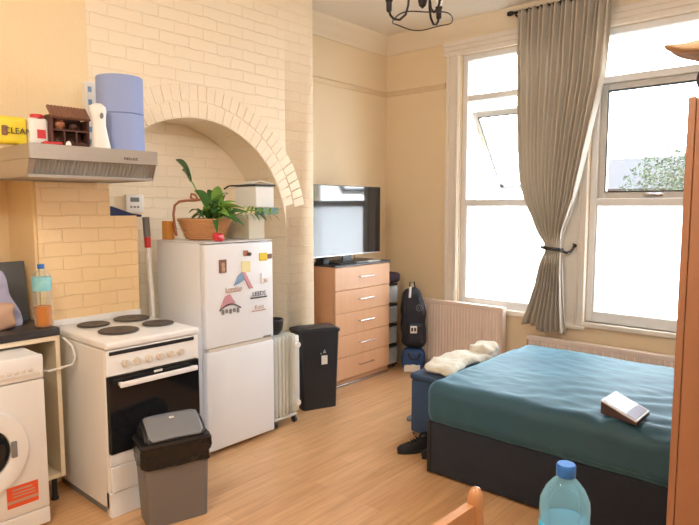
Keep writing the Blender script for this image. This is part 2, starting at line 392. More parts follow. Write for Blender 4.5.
# window joinery: casings, pilaster, sill
def casing(b, x0, x1, z0, z1):
    box(b, (x0, YW-.018, z0), (x1, YW, z1), .004, 1)
    w = x1-x0
    box(b, (x0+w*.06, YW-.034, z0), (x0+w*.26, YW-.016, z1), .006, 2)
    box(b, (x0+w*.74, YW-.028, z0), (x0+w*.94, YW-.016, z1), .006, 2)
b = BM()
casing(b, -3.135, -2.985, .66, 3.06)
casing(b, -2.03, -1.955, .60, 3.06); casing(b, -1.84, -1.765, .60, 3.06)
casing(b, -.82, -.67, .60, 3.06)
box(b, (-1.955, YW-.012, .60), (-1.84, YW, 3.0))
for z in (3.0, 3.045, 3.09): box(b, (-3.155-.01*(z-3)*8, YW-.03-.1*(z-3), z), (-.65, YW, z+.045), .005, 1)
box(b, (-2.06, YW-.05, .575), (-1.74, YW, .605), .006, 1)
struct('trim_4', b, 'joinery')
b = BM(); box(b, (-3.0, YW-.035, .615), (-2.02, YW+.09, .66), .006, 2); box(b, (-1.78, YW-.035, .60), (-.80, YW+.09, .64), .006, 2)
struct('trim_5', b, 'joinery')

FY0, FY1 = YW+.02, YW+.085
def window(idx, x0, x1, opened):
    f = BM(); w = .055
    box(f, (x0, FY0, ZB), (x0+w, FY1, ZT), .006, 1); box(f, (x1-w, FY0, ZB), (x1, FY1, ZT), .006, 1)
    box(f, (x0+w, FY0, ZB), (x1-w, FY1, .735), .006, 1); box(f, (x0+w, FY0, 2.945), (x1-w, FY1, ZT), .006, 1)
    box(f, (x0+w, FY0, 2.575), (x1-w, FY1, 2.63), .006, 1); box(f, (x0+w, FY0, 1.60), (x1-w, FY1, 1.665), .006, 1)
    # lower frosted bead
    for a, c in (((x0+w, FY0+.005, .735), (x0+w+.012, FY1-.01, 1.6)), ((x1-w-.012, FY0+.005, .735), (x1-w, FY1-.01, 1.6))): box(f, a, c)
    fr = struct('window_%d' % idx, f, 'upvc')
    gy = YW+.05
    g = BM(); box(g, (x0+w, gy, 2.63), (x1-w, gy+.006, 2.945)); obj('upper_pane', g, 'glass', fr, smooth=0)
    g = BM(); box(g, (x0+w+.012, gy, .735), (x1-w-.012, gy+.006, 1.60))
    for fc in g.faces: fc.material_index = 1 if fc.normal.y < -.5 else 0
    me_o = obj('frosted_pane', g, ['glass', 'frost'], fr, label='frosted lower pane', smooth=0)
    # opening sash, modelled about its top edge
    h = .915; sw = x1-x0-2*w; s = BM(); t = .055
    box(s, (0, 0, -h), (t, .045, 0), .005, 1); box(s, (sw-t, 0, -h), (sw, .045, 0), .005, 1)
    box(s, (t, 0, -h), (sw-t, .045, -h+t), .005, 1); box(s, (t, 0, -t), (sw-t, .045, 0), .005, 1)
    so = obj('sash', s, 'sash', fr, label='opening sash'); so.location = (x0+w, FY0+.03, 2.575)
    g = BM(); box(g, (t-.005, .02, -h+t-.005), (sw-t+.005, .026, -t+.005)); gl = obj('sash_pane', g, 'glass', so, smooth=0)
    gk = BM()
    for q0, q1 in (((t-.003, -.002, -h+t), (t+.006, .047, -t)), ((sw-t-.006, -.002, -h+t), (sw-t+.003, .047, -t)), ((t, -.002, -h+t-.003), (sw-t, .047, -h+t+.006)), ((t, -.002, -t-.006), (sw-t, .047, -t+.003))): box(gk, q0, q1)
    obj('gasket', gk, 'bag_black', so, smooth=0, label='dark rubber gasket')
    hd = BM(); box(hd, (sw/2-.07, -.012, -h+.018), (sw/2+.075, 0, -h+.042), .005, 2); box(hd, (sw/2-.045, -.035, -h+.02), (sw/2-.02, -.010, -h+.04), .006, 2)
    box(hd, (sw/2-.045, -.042, -h+.02), (sw/2+.07, -.03, -h+.042), .006, 2); obj('handle', hd, 'chrome', so, label='silver window handle')
    if opened:
        so.location = (x0+w, FY1+.005, 2.475); so.rotation_euler = (math.radians(37), 0, 0)
        st = BM()
        for xx in (x0+w+.012, x1-w-.012):
            tube(st, [(xx, FY1, 2.56), (xx, FY1+.13, 2.30)], .006); tube(st, [(xx, FY1, 2.05), (xx, FY1+.13, 2.30)], .006)
        obj('stay', st, 'chrome', fr)
    return fr
window(1, O1[0], O1[1], True); window(2, O2[0], O2[1], False)

# ------------------------------------------------------------------ outside
b = BM(); box(b, (-40, YW+.6, -3.2), (30, 60, -3.0)); o = struct('exterior_ground', b, 'ext_ground', smooth=0)
def tree(x, y, zc, r, label, seed, grp='trees outside the window'):
    rnd = random.Random(seed)
    t = thing('tree', label, 'tree', (x, y, -3.0), 0)
    k = BM(); tube(k, [(0, 0, 0), (.05, 0, 1.5), (0, .05, zc+3)], [.14, .11, .05]); obj('trunk', k, 'bark', t)
    f = BM()
    for i in range(7000):
        th = rnd.uniform(0, 2*PI); u = rnd.uniform(-1, 1); rr = r*(rnd.random()**.33)
        c = Vector((rr*math.sqrt(1-u*u)*math.cos(th), rr*math.sqrt(1-u*u)*math.sin(th), zc+3+rr*u*.8))
        n = noise.noise(c*1.6)
        if n < -.18: continue
        s = rnd.uniform(.03, .06); M3 = Matrix.Rotation(rnd.uniform(0, 6.3), 3, Vector((rnd.gauss(0, 1), rnd.gauss(0, 1), rnd.gauss(0, 1))).normalized())
        vs = [f.verts.new(c+M3@Vector(q)*s) for q in ((-1, 0, 0), (0, -.5, .15), (1, 0, 0), (0, .5, .15))]
        f.faces.new(vs)
    obj('foliage', f, 'foliage', t, smooth=0)
tree(-2.95, 14.3, 1.85, 1.4, 'bushy green tree outside, seen at the right of the right window', 1)
h = thing('house', 'brick house with a pitched roof seen hazily through the right window', 'house', (-7.6, 22, -3), 0)
b = BM(); box(b, (-2.4, 0, 0), (2.6, 4, 5.2)); obj('house_wall', b, 'ext_brick', h, smooth=0)
b = BM(); prism(b, [(-.2, 5.2), (4.2, 5.2), (2, 6.4)], -2.6, 2.8, 'x'); obj('house_roof', b, 'ext_roof', h, smooth=0)
for zz in (1.2, 3.6):
    for xx in (-1.7, -.2, 1.3):
        b = BM(); box(b, (xx, -.06, zz), (xx+.8, -.005, zz+1.2)); w_ = obj('house_window', b, 'upvc', h, smooth=0)
        b = BM(); box(b, (xx+.06, -.08, zz+.06), (xx+.74, -.062, zz+1.14)); obj('house_pane', b, 'lcd', w_, smooth=0)

# ------------------------------------------------------------------ curtain
def lerp_tab(tab, z):
    for (x0, z0), (x1, z1) in zip(tab, tab[1:]):
        if z <= z0 and z >= z1: 
            t = (z0-z)/(z0-z1) if z0 != z1 else 0
            return x0+(x1-x0)*t
    return tab[0][0] if z > tab[0][1] else tab[-1][0]
cL = [(-2.354, 3.24), (-2.361, 2.92), (-2.359, 2.5), (-2.34, 2.1), (-2.303, 1.825), (-2.25, 1.65), (-2.185, 1.526), (-2.12, 1.37), (-2.071, 1.27), (-2.07, 1.235), (-2.092, 1.15), (-2.131, .937), (-2.18, .77), (-2.239, .602), (-2.24, .5)]
cR = [(-1.575, 3.24), (-1.60, 3.0), (-1.618, 2.8), (-1.64, 2.606), (-1.718, 2.232), (-1.78, 1.90), (-1.824, 1.667), (-1.883, 1.488), (-1.925, 1.35), (-1.94, 1.27), (-1.94, 1.235), (-1.92, 1.16), (-1.90, .9), (-1.885, .7), (-1.87, .573), (-1.865, .5)]
cur = thing('curtain', 'beige linen curtain gathered by a dark tie between the two windows', 'curtain', (-2.0, 4.84, .5))
b = BM(); rows = []
NZ, NU, NP = 90, 260, 17
for i in range(NZ+1):
    s = i/NZ; row = []
    for j in range(NU+1):
        u = j/NU
        zb = .575 - .05*u + .02*math.sin(u*9)
        z = 3.235 + (zb-3.235)*s
        l, r = lerp_tab(cL, z), lerp_tab(cR, z); w = r-l
        uu = u + .015*noise.noise(Vector((u*7, z*1.2, 3)))
        x = l + w*uu
        amp = min(.030, .016+.022*w)*(1.0 if w > .25 else .9)
        ph = 2*PI*NP*(u + .02*math.sin(z*2.1)+.02*noise.noise(Vector((u*4, z*.9, 0))))
        y = 4.845 - amp*math.sin(ph) - .018*math.sin(ph*.5+z*1.3)
        pinch = math.exp(-((z-1.25)/.10)**2)
        y = y*(1-pinch)+(4.865-.035*math.sin(u*PI) + .008*math.sin(ph))*pinch
        row.append(b.verts.new((x, y, z)))
    rows.append(row)
for A, B in zip(rows, rows[1:]):
    for j in range(NU): b.faces.new((A[j], A[j+1], B[j+1], B[j]))
obj('curtain_fabric', b, 'curtain', cur, world=True, smooth=60, solid=.003)
for j in range(14):
    x = -2.33+j*.055; b = BM(); tube(b, [(x, 4.86+.02*math.cos(k*PI/4), 3.235+.02*math.sin(k*PI/4)) for k in range(8)], .003, 5, True)
    obj('curtain_ring', b, 'iron', cur, world=True)
tie = BM()
pts = [(-2.075+.145*t, 4.80-.02*math.sin(PI*t), 1.258-.012*t) for t in [k/8 for k in range(9)]]
pts += [(-1.925, 4.86, 1.235), (-1.90, 4.89, 1.215), (-1.875, 4.92, 1.225), (-1.862, 4.935, 1.25), (-1.858, 4.94, 1.272)]
tube(tie, pts, [.014]*9+[.012, .011, .010, .009, .008], 8)
pts = [(-2.075, 4.81, 1.265), (-2.08, 4.87, 1.26), (-2.0, 4.905, 1.25), (-1.93, 4.89, 1.24)]
tube(tie, pts, .012, 8)
tag(obj('curtain_tie', tie, 'bag_black'), 'dark cord tie holding the beige curtain back', 'curtain tie')
b = BM(); tube(b, [(-1.858, YW-.014, 1.272), (-1.858, 4.945, 1.272), (-1.855, 4.925, 1.276), (-1.853, 4.918, 1.295)], .006); lathe(b, [(.016, 0), (.016, .006)], 16, (-1.858, YW-.019, 1.272), 'y')
tag(obj('curtain_hook', b, 'iron'), 'dark metal hook on the panel between the windows', 'hook')
r = thing('curtain_rod', 'dark curtain rod above the windows', 'curtain rod', (-1.5, 4.86, 3.235))
b = BM(); tube(b, [(-2.42, 4.86, 3.238), (-.6, 4.86, 3.238)], .011, 12); obj('rod', b, 'iron', r, world=True)
b = BM(); lathe(b, [(.004, -.03), (.018, -.022), (.022, 0), (.018, .022), (.008, .03)], 16, (-2.44, 4.86, 3.238), 'x'); obj('finial', b, 'iron', r, world=True)
for x in (-2.39, -.7):
    b = BM(); tube(b, [(x, YW-.005, 3.20), (x, 4.86, 3.215), (x, 4.86, 3.228)], .008); obj('bracket', b, 'iron', r, world=True)

# ------------------------------------------------------------------ radiators
def radiator(x0, x1, z0, z1, label):
    t = thing('radiator', label, 'radiator', ((x0+x1)/2, 4.92, z0), 0)
    b = BM(); yF = 4.875
    n = max(4, int((x1-x0)/.033)); pts = []
    for i in range(n):
        a = x0+.01+(x1-x0-.02)*i/n; s = (x1-x0-.02)/n
        pts += [(a, 0), (a+s*.25, -.008), (a+s*.6, -.008), (a+s*.85, 0)]
    pts.append((x1-.01, 0))
    fr = [(x, yF+.008+y) for x, y in pts]; poly2 = fr+[(x1-.01, yF+.03), (x0+.01, yF+.03)]
    prism(b, poly2, z0+.03, z1-.035, 'z')
    box(b, (x0, yF+.002, z0), (x1, yF+.03, z0+.035), .004, 1); box(b, (x0, yF, z1-.04), (x1, yF+.03, z1-.006), .004, 1)
    obj('panel', b, 'radiator', t, world=True)
    b = BM(); box(b, (x0+.01, yF+.055, z0+.01), (x1-.01, yF+.066, z1-.02)); obj('back_panel', b, 'radiator', t, world=True)
    b = BM(); box(b, (x0, yF, z1-.008), (x1, yF+.068, z1), .002, 1); 
    for i in range(int((x1-x0)/.02)-1): box(b, (x0+.01+i*.02, yF+.01, z1), (x0+.02+i*.02, yF+.058, z1+.0015))
    obj('top_grille', b, 'radiator', t, world=True)
    for x in (x0-.004, x1):
        b = BM(); box(b, (x, yF, z0+.01), (x+.004, yF+.068, z1-.002)); obj('side_cover', b, 'radiator', t, world=True)
    for x in (x0+.05, x1-.05):
        b = BM(); tube(b, [(x, yF+.04, z0+.03), (x, yF+.04, 0)], .008); obj('pipe', b, 'chrome', t, world=True)
    for x in (x0+.15, x1-.15):
        b = BM(); box(b, (x-.02, yF+.06, z1-.2), (x+.02, YW-.003, z1-.1)); obj('bracket', b, 'radiator', t, world=True)
radiator(-3.375, -2.455, .065, .69, 'tall beige ribbed radiator under the left window')
radiator(-2.215, -.75, .12, .475, 'low beige radiator behind the bed under the right window')

# ------------------------------------------------------------------ bed
bed = thing('bed', 'double divan bed with dark teal fitted sheet and charcoal upholstered base', 'bed', (-1.0, 3.6, 0))
b = BM(); box(b, (-1.925, 2.905, .012), (0.0, 4.27, .322), .012, 2); obj('divan_base', b, 'bed_fabric', bed, world=True)
b = BM(); box(b, (-1.93, 2.898, .01), (-1.905, 2.93, .325), .006, 2); obj('corner_piping', b, 'black_plastic', bed, world=True)
for x, y in ((-1.85, 2.98), (-1.85, 4.2), (-.08, 2.98), (-.08, 4.2)):
    b = BM(); lathe(b, [(.025, 0), (.025, .012)], 12, (x, y, 0)); obj('foot', b, 'black_plastic', bed, world=True)
def wr(v):
    x, y, z = v
    top = max(0, min(1, (z-.40)/.12))
    w = 0
    if z > .36:
        # broad creases and tension folds
        w += .010*noise.noise(Vector((x*2.2, y*2.2, 1)))
        n1 = noise.noise(Vector((x*3+y*6, y*4-x*1.5, 5))); w += .007*(1-abs(n1)*2.2)*top*.5
        n2 = noise.noise(Vector((x*9-y*3, y*12+x*4, 9))); w += .003*(1-abs(n2)*2)*top
        # folds fanning out of the near right end
        d = math.hypot(x+.55, y-3.0); k = math.exp(-(d/.65)**2)
        w += .009*k*math.sin(34*(y*1.0-x*.55)+4*noise.noise(Vector((x*3, y*3, 2))))*top
    dy = 0
    if y < 3.0 or x < -1.8:
        side = 1-top
        dy = .007*side*noise.noise(Vector((x*14, y*14, z*3)))+.006*noise.noise(Vector((x*5+z*6, y*5, z*4)))
    return Vector((x+(dy if x < -1.8 else 0), y+(dy if y < 3.0 else 0), z+w))
t = rounded((-1.955, 2.885, .30), (-.005, 4.265, .565), .085, 110)
for v in t.verts:
    if v.co.z < .325: v.co.z = .325
    v.co = wr(v.co)
    v.co.z = max(v.co.z, .324)
obj('fitted_sheet', t, 'sheet', bed, world=True, smooth=180)

# ottoman with cloth
ot = thing('storage_ottoman', 'navy fabric storage box against the foot of the bed', 'ottoman', (-2.17, 3.76, 0))
b = BM(); box(b, (-2.38, 3.37, .01), (-1.99, 4.15, .385), .008, 2); obj('box_body', b, 'ottoman', ot, world=True)
b = BM(); box(b, (-2.388, 3.362, .388), (-1.982, 4.158, .432), .012, 3); obj('lid', b, 'ottoman', ot, world=True)
def clf(v):
    x, y, z = v
    n = noise.noise_vector(Vector((x*9, y*9, z*9)))*.022 + noise.noise_vector(Vector((x*22, y*22, z*22)))*.008
    q = Vector((x, y, z))+n; q.z = max(q.z, .4335); return q
t = rounded((-2.345, 3.40, .434), (-2.08, 4.02, .525), .055, 36, p=clf)
for v in t.verts:
    f = (v.co.y-3.4)/.62; v.co.z = .434 + (v.co.z-.434)*(.62+.30*math.sin(f*PI)); v.co.x += .10*(f-.5)**2*2 - .02
t2 = rounded((-2.27, 3.95, .434), (-2.08, 4.13, .56), .055, 22, .03, 12, 3)
merge(t, t2)
for v in t.verts: v.co.z = max(v.co.z, .4335)
tag(obj('folded_cloth', t, 'cloth_white', smooth=180), 'rumpled cream cloth bundle lying on the navy storage box', 'cloth')

# shoes
def shoe(x, y, rz, label):
    s = thing('shoe', label, 'shoe', (x, y, 0), rz, 'black shoes by the bed')
    b = BM(); rings = []
    prof = [(-.14, .030, .060, .085), (-.12, .040, .085, .100), (-.07, .042, .090, .10), (-.02, .042, .080, .088), (.03, .046, .062, .066), (.08, .050, .050, .052), (.12, .044, .042, .044), (.145, .022, .032, .032)]
    for yy, w, zt, _ in prof:
        rings.append([b.verts.new((w*math.cos(a), yy, .018+max(0, math.sin(a))*zt if math.sin(a) >= 0 else .018)) for a in [2*PI*k/16 for k in range(16)]])
    for A, B in zip(rings, rings[1:]):
        for k in range(16): b.faces.new((A[k], A[(k+1) % 16], B[(k+1) % 16], B[k]))
    b.faces.new(rings[0][::-1]); b.faces.new(rings[-1])
    tube(b, [(.030*math.cos(a), -.085+.05*math.sin(a), .105+.01*math.cos(a*2)) for a in [2*PI*k/14 for k in range(14)]], .010, 6, True)
    obj('upper', b, 'shoe', s, smooth=60)
    b = BM(); prism(b, [(.048*(1 if i < 10 else 1)*math.cos(2*PI*i/24)*(1.06 if math.sin(2*PI*i/24) > 0 else .9), .15*math.sin(2*PI*i/24)) for i in range(24)], 0, .02, 'z'); obj('sole', b, 'black_plastic', s)
    b = BM()
    for k in range(4): tube(b, [(-.03, -.01+k*.02, .095-k*.009), (0, k*.02, .108-k*.010), (.03, -.01+k*.02, .095-k*.009)], .004, 5)
    tube(b, [(0, .0, .108), (.03, .01, .13), (.045, -.01, .12), (.01, -.02, .11)], .004, 5); tube(b, [(0, .0, .108), (-.03, .02, .125), (-.045, 0, .115)], .004, 5)
    obj('laces', b, 'bag_black', s); s.scale = (.85, .85, .9)
shoe(-2.165, 3.12, math.radians(150), 'black lace-up shoe on the floor by the bed corner, the outer one')
shoe(-2.015, 3.165, math.radians(158), 'black lace-up shoe squeezed against the bed base corner')
s = thing('slipper', 'grey slipper on the floor beside the navy storage box', 'slipper', (-2.50, 3.66, 0), math.radians(-12))
b = BM(); prism(b, [(.045*math.cos(2*PI*i/24), .13*math.sin(2*PI*i/24)) for i in range(24)], 0, .022, 'z'); obj('sole', b, 'slipper', s)
t = rounded((-.045, 0.0, .020), (.045, .125, .075), .035, 8); obj('upper', t, 'slipper', s, smooth=180)

# tablet
tb = thing('tablet', 'tablet propped on its folded case lying on the teal sheet', 'tablet', (-.86, 3.03, .578))
P0, P1, P2, P3 = Vector((-.77, 2.906, .600)), Vector((-.767, 3.107, .600)), Vector((-.947, 3.166, .648)), Vector((-.955, 2.970, .648))
def quadslab(P, th, inset=0, lift=0):
    b = BM(); c = sum(P, Vector())/4; n = (P[1]-P[0]).cross(P[3]-P[0]).normalized()
    if n.z < 0: n = -n
    Q = [p+(c-p).normalized()*inset + n*lift for p in P]
    A = [b.verts.new(q-n*th) for q in Q]; B = [b.verts.new(q) for q in Q]
    for k in range(4): b.faces.new((A[k], A[(k+1) % 4], B[(k+1) % 4], B[k]))
    b.faces.new(A[::-1]); b.faces.new(B); return b
PP = [P0, P1, P2, P3]
obj('body', quadslab(PP, .007), 'tablet_edge', tb, world=True, smooth=0)
obj('screen', quadslab(PP, .001, .012, .0015), 'tablet_screen', tb, world=True, smooth=0)
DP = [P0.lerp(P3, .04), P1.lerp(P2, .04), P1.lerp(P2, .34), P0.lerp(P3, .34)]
obj('painted_reflection', quadslab(DP, .001, .010, .0022), 'tablet_reflection', tb, world=True, smooth=0, label='dull purple painted reflection on the tablet face')  # matte plate painted as the darker part of the screen's reflection
b = BM(); lowz = .577
B4 = [p - Vector((0, 0, .0095)) for p in PP]; A4 = [Vector((p.x, p.y, min(lowz+.004, p.z-.012))) for p in PP]
va = [b.verts.new(q) for q in A4]; vb = [b.verts.new(q) for q in B4]
for k in range(4): b.faces.new((va[k], va[(k+1) % 4], vb[(k+1) % 4], vb[k]))
b.faces.new(va[::-1]); b.faces.new(vb); obj('folded_case', b, 'tablet_dark', tb, world=True, smooth=0, label='dark folded case')

# ------------------------------------------------------------------ wardrobe
wd = thing('wardrobe', 'tall brown veneer wardrobe at the right edge beside the bed', 'wardrobe', (-.47, 2.2, 0))
b = BM(); box(b, (-.0, .022, .0), (.018, .58, 1.95)); box(b, (.982, .022, 0), (1.0, .58, 1.95)); box(b, (.018, .022, 1.93), (.982, .58, 1.95)); box(b, (.018, .56, .0), (.982, .58, 1.93)); box(b, (.018, .03, 0), (.982, .05, .08)); box(b, (.018, .05, .08), (.982, .56, .10))
obj('carcass', b, 'wardrobe', wd, smooth=0)
for k in range(2):
    b = BM(); box(b, (.020+k*.482, .0, .085), (.498+k*.482, .02, 1.945), .003, 1); d = obj('door', b, 'wardrobe', wd)
    b = BM(); hx = .455 if k == 0 else .545; tube(b, [(hx, 0, .95), (hx, -.03, .96), (hx, -.03, 1.08), (hx, 0, 1.09)], .006); obj('handle', b, 'chrome', d)
b = BM(); box(b, (-.004, .0, 0), (.018, .0215, 1.952), .002, 1); obj('edge_strip', b, 'wardrobe', wd)
def hatf(v):
    x, y, z = v; f = max(0, min(1, (-.30-x)/.26)); z2 = z
    mid = 2.115+.012*math.sin(x*30); z2 = mid+(z-mid)*(1-.82*f) - .0*f
    return Vector((x, y+.05*math.sin(x*14)*f, z2+.008*noise.noise(Vector((x*20, y*20, 1)))))
t = rounded((-.555, 2.22, 2.084), (-.25, 2.42, 2.172), .04, 20, p=hatf)
tag(obj('folded_paper', t, 'straw', smooth=180), 'tan crumpled wrapping lying on the dark bag on the wardrobe', 'wrapping')
t = rounded((-.475, 2.22, 1.953), (-.15, 2.50, 2.072), .06, 16, .015, 8, 4)
for v in t.verts: v.co.z = max(v.co.z, 1.953)
tag(obj('rolled_bag', t, 'purple', smooth=180), 'dark soft bag on top of the wardrobe under the tan wrapping', 'bag')

# ------------------------------------------------------------------ fridge (local x = +Y, local y = -X)
fr = thing('fridge_freezer', 'white fridge freezer in the arch with magnets on its upper door', 'fridge', (-3.078, 2.152, 0), PI/2)
b = BM(); box(b, (0, .055, .03), (.555, .545, 1.368), .006, 2); obj('body', b, 'fridge', fr)
b = BM(); box(b, (0, 0, .705), (.555, .05, 1.362), .010, 3); d = obj('door', b, 'fridge', fr, label='upper fridge door')
b = BM(); box(b, (0, 0, .035), (.555, .05, .680), .010, 3); d2 = obj('door', b, 'fridge', fr, label='lower freezer door')
b = BM(); box(b, (.02, .004, .682), (.54, .05, .703)); obj('grip_recess', b, 'knob', fr)
b = BM(); box(b, (.46, -.003, .708), (.53, .0, .720), .001, 1); obj('badge', b, 'grey', d)
b = BM(); box(b, (0, -.002, 1.3685), (.555, .545, 1.376), .003, 1); obj('top_cap', b, 'fridge', fr)
for x in (.05, .5):
    for y in (.1, .5):
        b = BM(); lathe(b, [(.02, 0), (.02, .03)], 12, (x, y, 0)); obj('foot', b, 'black_plastic', fr)
def magnet(name, shape, m, Y, Z, label, parts=None):
    """local frame faces the room: x = +Y, z up"""
    t = thing(name, label, 'magnet', (-3.0775, Y, Z), PI/2, 'magnets on the fridge door')
    b = BM()
    for lo, hi in shape: box(b, (lo[0], -.006, lo[1]), (hi[0], -.0003, hi[1]), .0015, 1)
    obj('plate', b, m, t)
    return t
def mtext(t, s, size, m, z=0, x=0, xs=1): text('lettering', s, size, m, t, (x, -.0075, z), xs=xs)
t = magnet('fridge_magnet', [((-.024, -.035), (.024, .035))], 'post_dark', 2.285, 1.222, 'dark brown portrait magnet at the upper left of the fridge door')
b = BM(); lathe(b, [(.010, -.009), (.012, -.006)], 16, (0, 0, .008), 'y'); box(b, (-.010, -.009, -.028), (.012, -.006, -.004), .001, 1); obj('figure', b, 'mag_tan', t)
t = magnet('fridge_magnet', [((-.02, -.012), (.012, .016)), ((.0, -.014), (.03, .004))], 'brown_mid', 2.475, 1.293, 'small brown figure magnet near the top of the fridge door')
b = BM(); lathe(b, [(.009, -.012), (.011, -.006)], 12, (.022, 0, -.006), 'y'); obj('knob', b, 'mag_dark', t)
t = magnet('fridge_magnet', [((-.045, -.022), (.012, .022))], 'yellow', 2.640, 1.262, 'yellow tag magnet at the top right of the fridge door')
b = BM(); box(b, (.014, -.007, -.014), (.045, -.0004, .014), .002, 1); obj('emblem', b, 'post_dark', t)
magnet('sticky_note', [((-.03, -.03), (.03, .03))], 'note_yellow', 2.47, 1.205, 'pale yellow paper note held on the fridge door')['category'] = 'note'
t = magnet('fridge_magnet', [], 'mag_blue', 2.41, 1.10, 'triangular blue and pink roof shaped magnet mid door') if False else None
t = thing('fridge_magnet', 'triangular blue and pink magnet in the middle of the fridge door', 'magnet', (-3.0775, 2.435, 1.10), PI/2, 'magnets on the fridge door')
b = BM(); prism(b, [(-.055, -.01), (-.03, .035), (0, .06), (.02, .055), (.02, .02), (-.02, .0)], -.006, -.0003, 'y'); obj('plate', b, 'mag_blue', t)
b = BM(); prism(b, [(.0, .062), (.022, .058), (.075, -.035), (.05, -.035), (.018, .02)], -.0075, -.0004, 'y'); obj('stripe', b, 'mag_pink', t)
t = magnet('fridge_magnet', [((-.05, -.006), (.05, -.001))], 'mag_tan', 2.365, 1.055, 'tan word shaped magnet below the triangular one'); mtext(t, 'London', .036, 'mag_tan', .012)
t = magnet('fridge_magnet', [((-.003, -.03), (.003, .03)), ((.0, -.026), (.05, .002))], 'paper_white', 2.60, 1.115, 'white flag shaped magnet with red print at the right side')
mtext(t, 'la', .022, 'mag_pink', -.012, .026)
t = magnet('fridge_magnet', [((-.06, -.022), (.06, -.014))], 'mag_dark', 2.575, 1.012, 'dark word shaped magnet right of centre on the fridge door'); mtext(t, 'LEEDS', .036, 'mag_dark', .003, 0, 1.0)
t = thing('fridge_magnet', 'pink and grey bridge shaped magnet at the lower left of the upper door', 'magnet', (-3.0775, 2.33, .965), PI/2, 'magnets on the fridge door')
b = BM(); prism(b, [(-.06, -.01), (-.025, .055), (.005, .06), (.04, .01), (.0, .0)], -.006, -.0003, 'y'); obj('plate', b, 'mag_pink', t)
b = BM(); tube(b, [(-.065+.14*k/10, -.006, -.02+.028*math.sin(PI*k/10)) for k in range(11)], .004, 6); obj('arch', b, 'mag_dark', t)
b = BM(); 
for k in range(5): box(b, (-.05+k*.025, -.006, -.045+.006*(k % 2)), (-.034+k*.025, -.0003, -.018), .002, 1)
obj('base', b, 'grey', t)
t = magnet('fridge_magnet', [((-.05, -.02), (.05, -.014))], 'mag_tan', 2.575, .922, 'faint tan word shaped magnet, lowest on the right of the upper door'); mtext(t, 'Kent', .034, 'mag_tan', .004)

# things on the fridge
FT = 1.3765
bk = thing('wicker_basket', 'orange wicker basket with a tall hooped handle on the fridge', 'basket', (-3.36, 2.36, FT), PI/2-.75)
b = BM(); pr = [(.075, 0), (.085, .004), (.10, .04), (.118, .09), (.128, .125), (.130, .135), (.120, .135), (.108, .09), (.09, .04), (.075, .012), (.0005, .010), (.0005, 0)]
lathe(b, pr, 40, cap=False)
for v in b.verts: v.co.x *= 1.35
for k in range(9):
    z = .012+k*.014; r_ = .09+(.128-.09)*(z/.125)
    tube(b, [(1.35*(r_+.003*math.sin(20*a+k*PI))*math.cos(a), (r_+.003*math.sin(20*a+k*PI))*math.sin(a), z) for a in [2*PI*i/60 for i in range(60)]], .0045, 5, True)
tube(b, [(1.35*.130*math.cos(a), .130*math.sin(a), .136) for a in [2*PI*i/40 for i in range(40)]], .008, 6, True)
obj('bowl', b, 'wicker', bk)
b = BM(); tube(b, [(-.185, -.02, .03), (-.20, 0, .10), (-.205, 0, .17), (-.195, 0, .23), (-.165, 0, .255), (-.12, 0, .262), (-.07, 0, .262), (-.045, 0, .275), (-.06, 0, .30), (-.085, 0, .305), (-.09, 0, .28), (-.065, 0, .262), (-.02, 0, .27)], .0085, 8); obj('handle', b, 'brown_mid', bk)
pl = thing('potted_plant', 'leafy green plant spilling out of the wicker basket', 'plant', (-3.36, 2.36, FT+.014))
def leaf(b, p0, p1, w, sag=.03, twist=0., n=9, fold=.35):
    p0, p1 = Vector(p0), Vector(p1); d = (p1-p0); s = d.cross(Vector((0, 0, 1)))
    if s.length < 1e-5: s = Vector((1, 0, 0))
    s = (Matrix.Rotation(twist, 3, d.normalized()) @ s.normalized()); nrm = s.cross(d).normalized()
    prev = None
    for i in range(n+1):
        t = i/n; c = p0.lerp(p1, t)+Vector((0, 0, sag*math.sin(PI*t)*1.2)); ww = w*(math.sin(PI*min(1, t*.92+.06))**.8)*(1-.3*t)
        a = b.verts.new(c-s*ww+nrm*ww*fold); m_ = b.verts.new(c); e = b.verts.new(c+s*ww+nrm*ww*fold)
        if prev: b.faces.new((prev[0], prev[1], m_, a)); b.faces.new((prev[1], prev[2], e, m_))
        prev = (a, m_, e)
def wp(px_, x=None): return px_
dark = BM(); light = BM(); stem = BM()
base = Vector((-3.33, 2.37, 1.49))
# long arching leaf, upper left
tube(stem, [(-3.34, 2.38, 1.44), (-3.36, 2.36, 1.60), (-3.42, 2.32, 1.74), (-3.45, 2.30, 1.80)], .005, 6)
leaf(dark, (-3.42, 2.30, 1.765), (-3.66, 2.34, 1.920), .050, .015, twist=1.2, fold=.5)
leaf(dark, (-3.44, 2.30, 1.765), (-3.57, 2.33, 1.845), .042, .01, twist=1.0)
rnd = random.Random(5)
spec = [((-3.32, 2.36, 1.71), .055, 'd'), ((-3.36, 2.34, 1.64), .04, 'd'), ((-3.22, 2.37, 1.73), .045, 'l'), ((-3.17, 2.40, 1.69), .04, 'l'), ((-3.10, 2.42, 1.63), .03, 'l'),
        ((-2.99, 2.40, 1.585), .03, 'l'), ((-3.02, 2.45, 1.56), .035, 'd'), ((-3.02, 2.36, 1.50), .03, 'd'), ((-2.97, 2.38, 1.475), .028, 'd'), ((-3.06, 2.33, 1.54), .035, 'l'),
        ((-3.47, 2.33, 1.53), .03, 'd'), ((-3.44, 2.30, 1.50), .03, 'l'), ((-3.42, 2.36, 1.56), .035, 'd'), ((-3.12, 2.28, 1.43), .022, 'd'), ((-3.2, 2.30, 1.58), .045, 'd'), ((-3.27, 2.27, 1.56), .04, 'l')]
for p, w, k in spec:
    leaf(dark if k == 'd' else light, base+Vector((rnd.uniform(-.03, .06), rnd.uniform(-.02, .03), rnd.uniform(0, .06))), p, w, .03, rnd.uniform(-.8, .8))
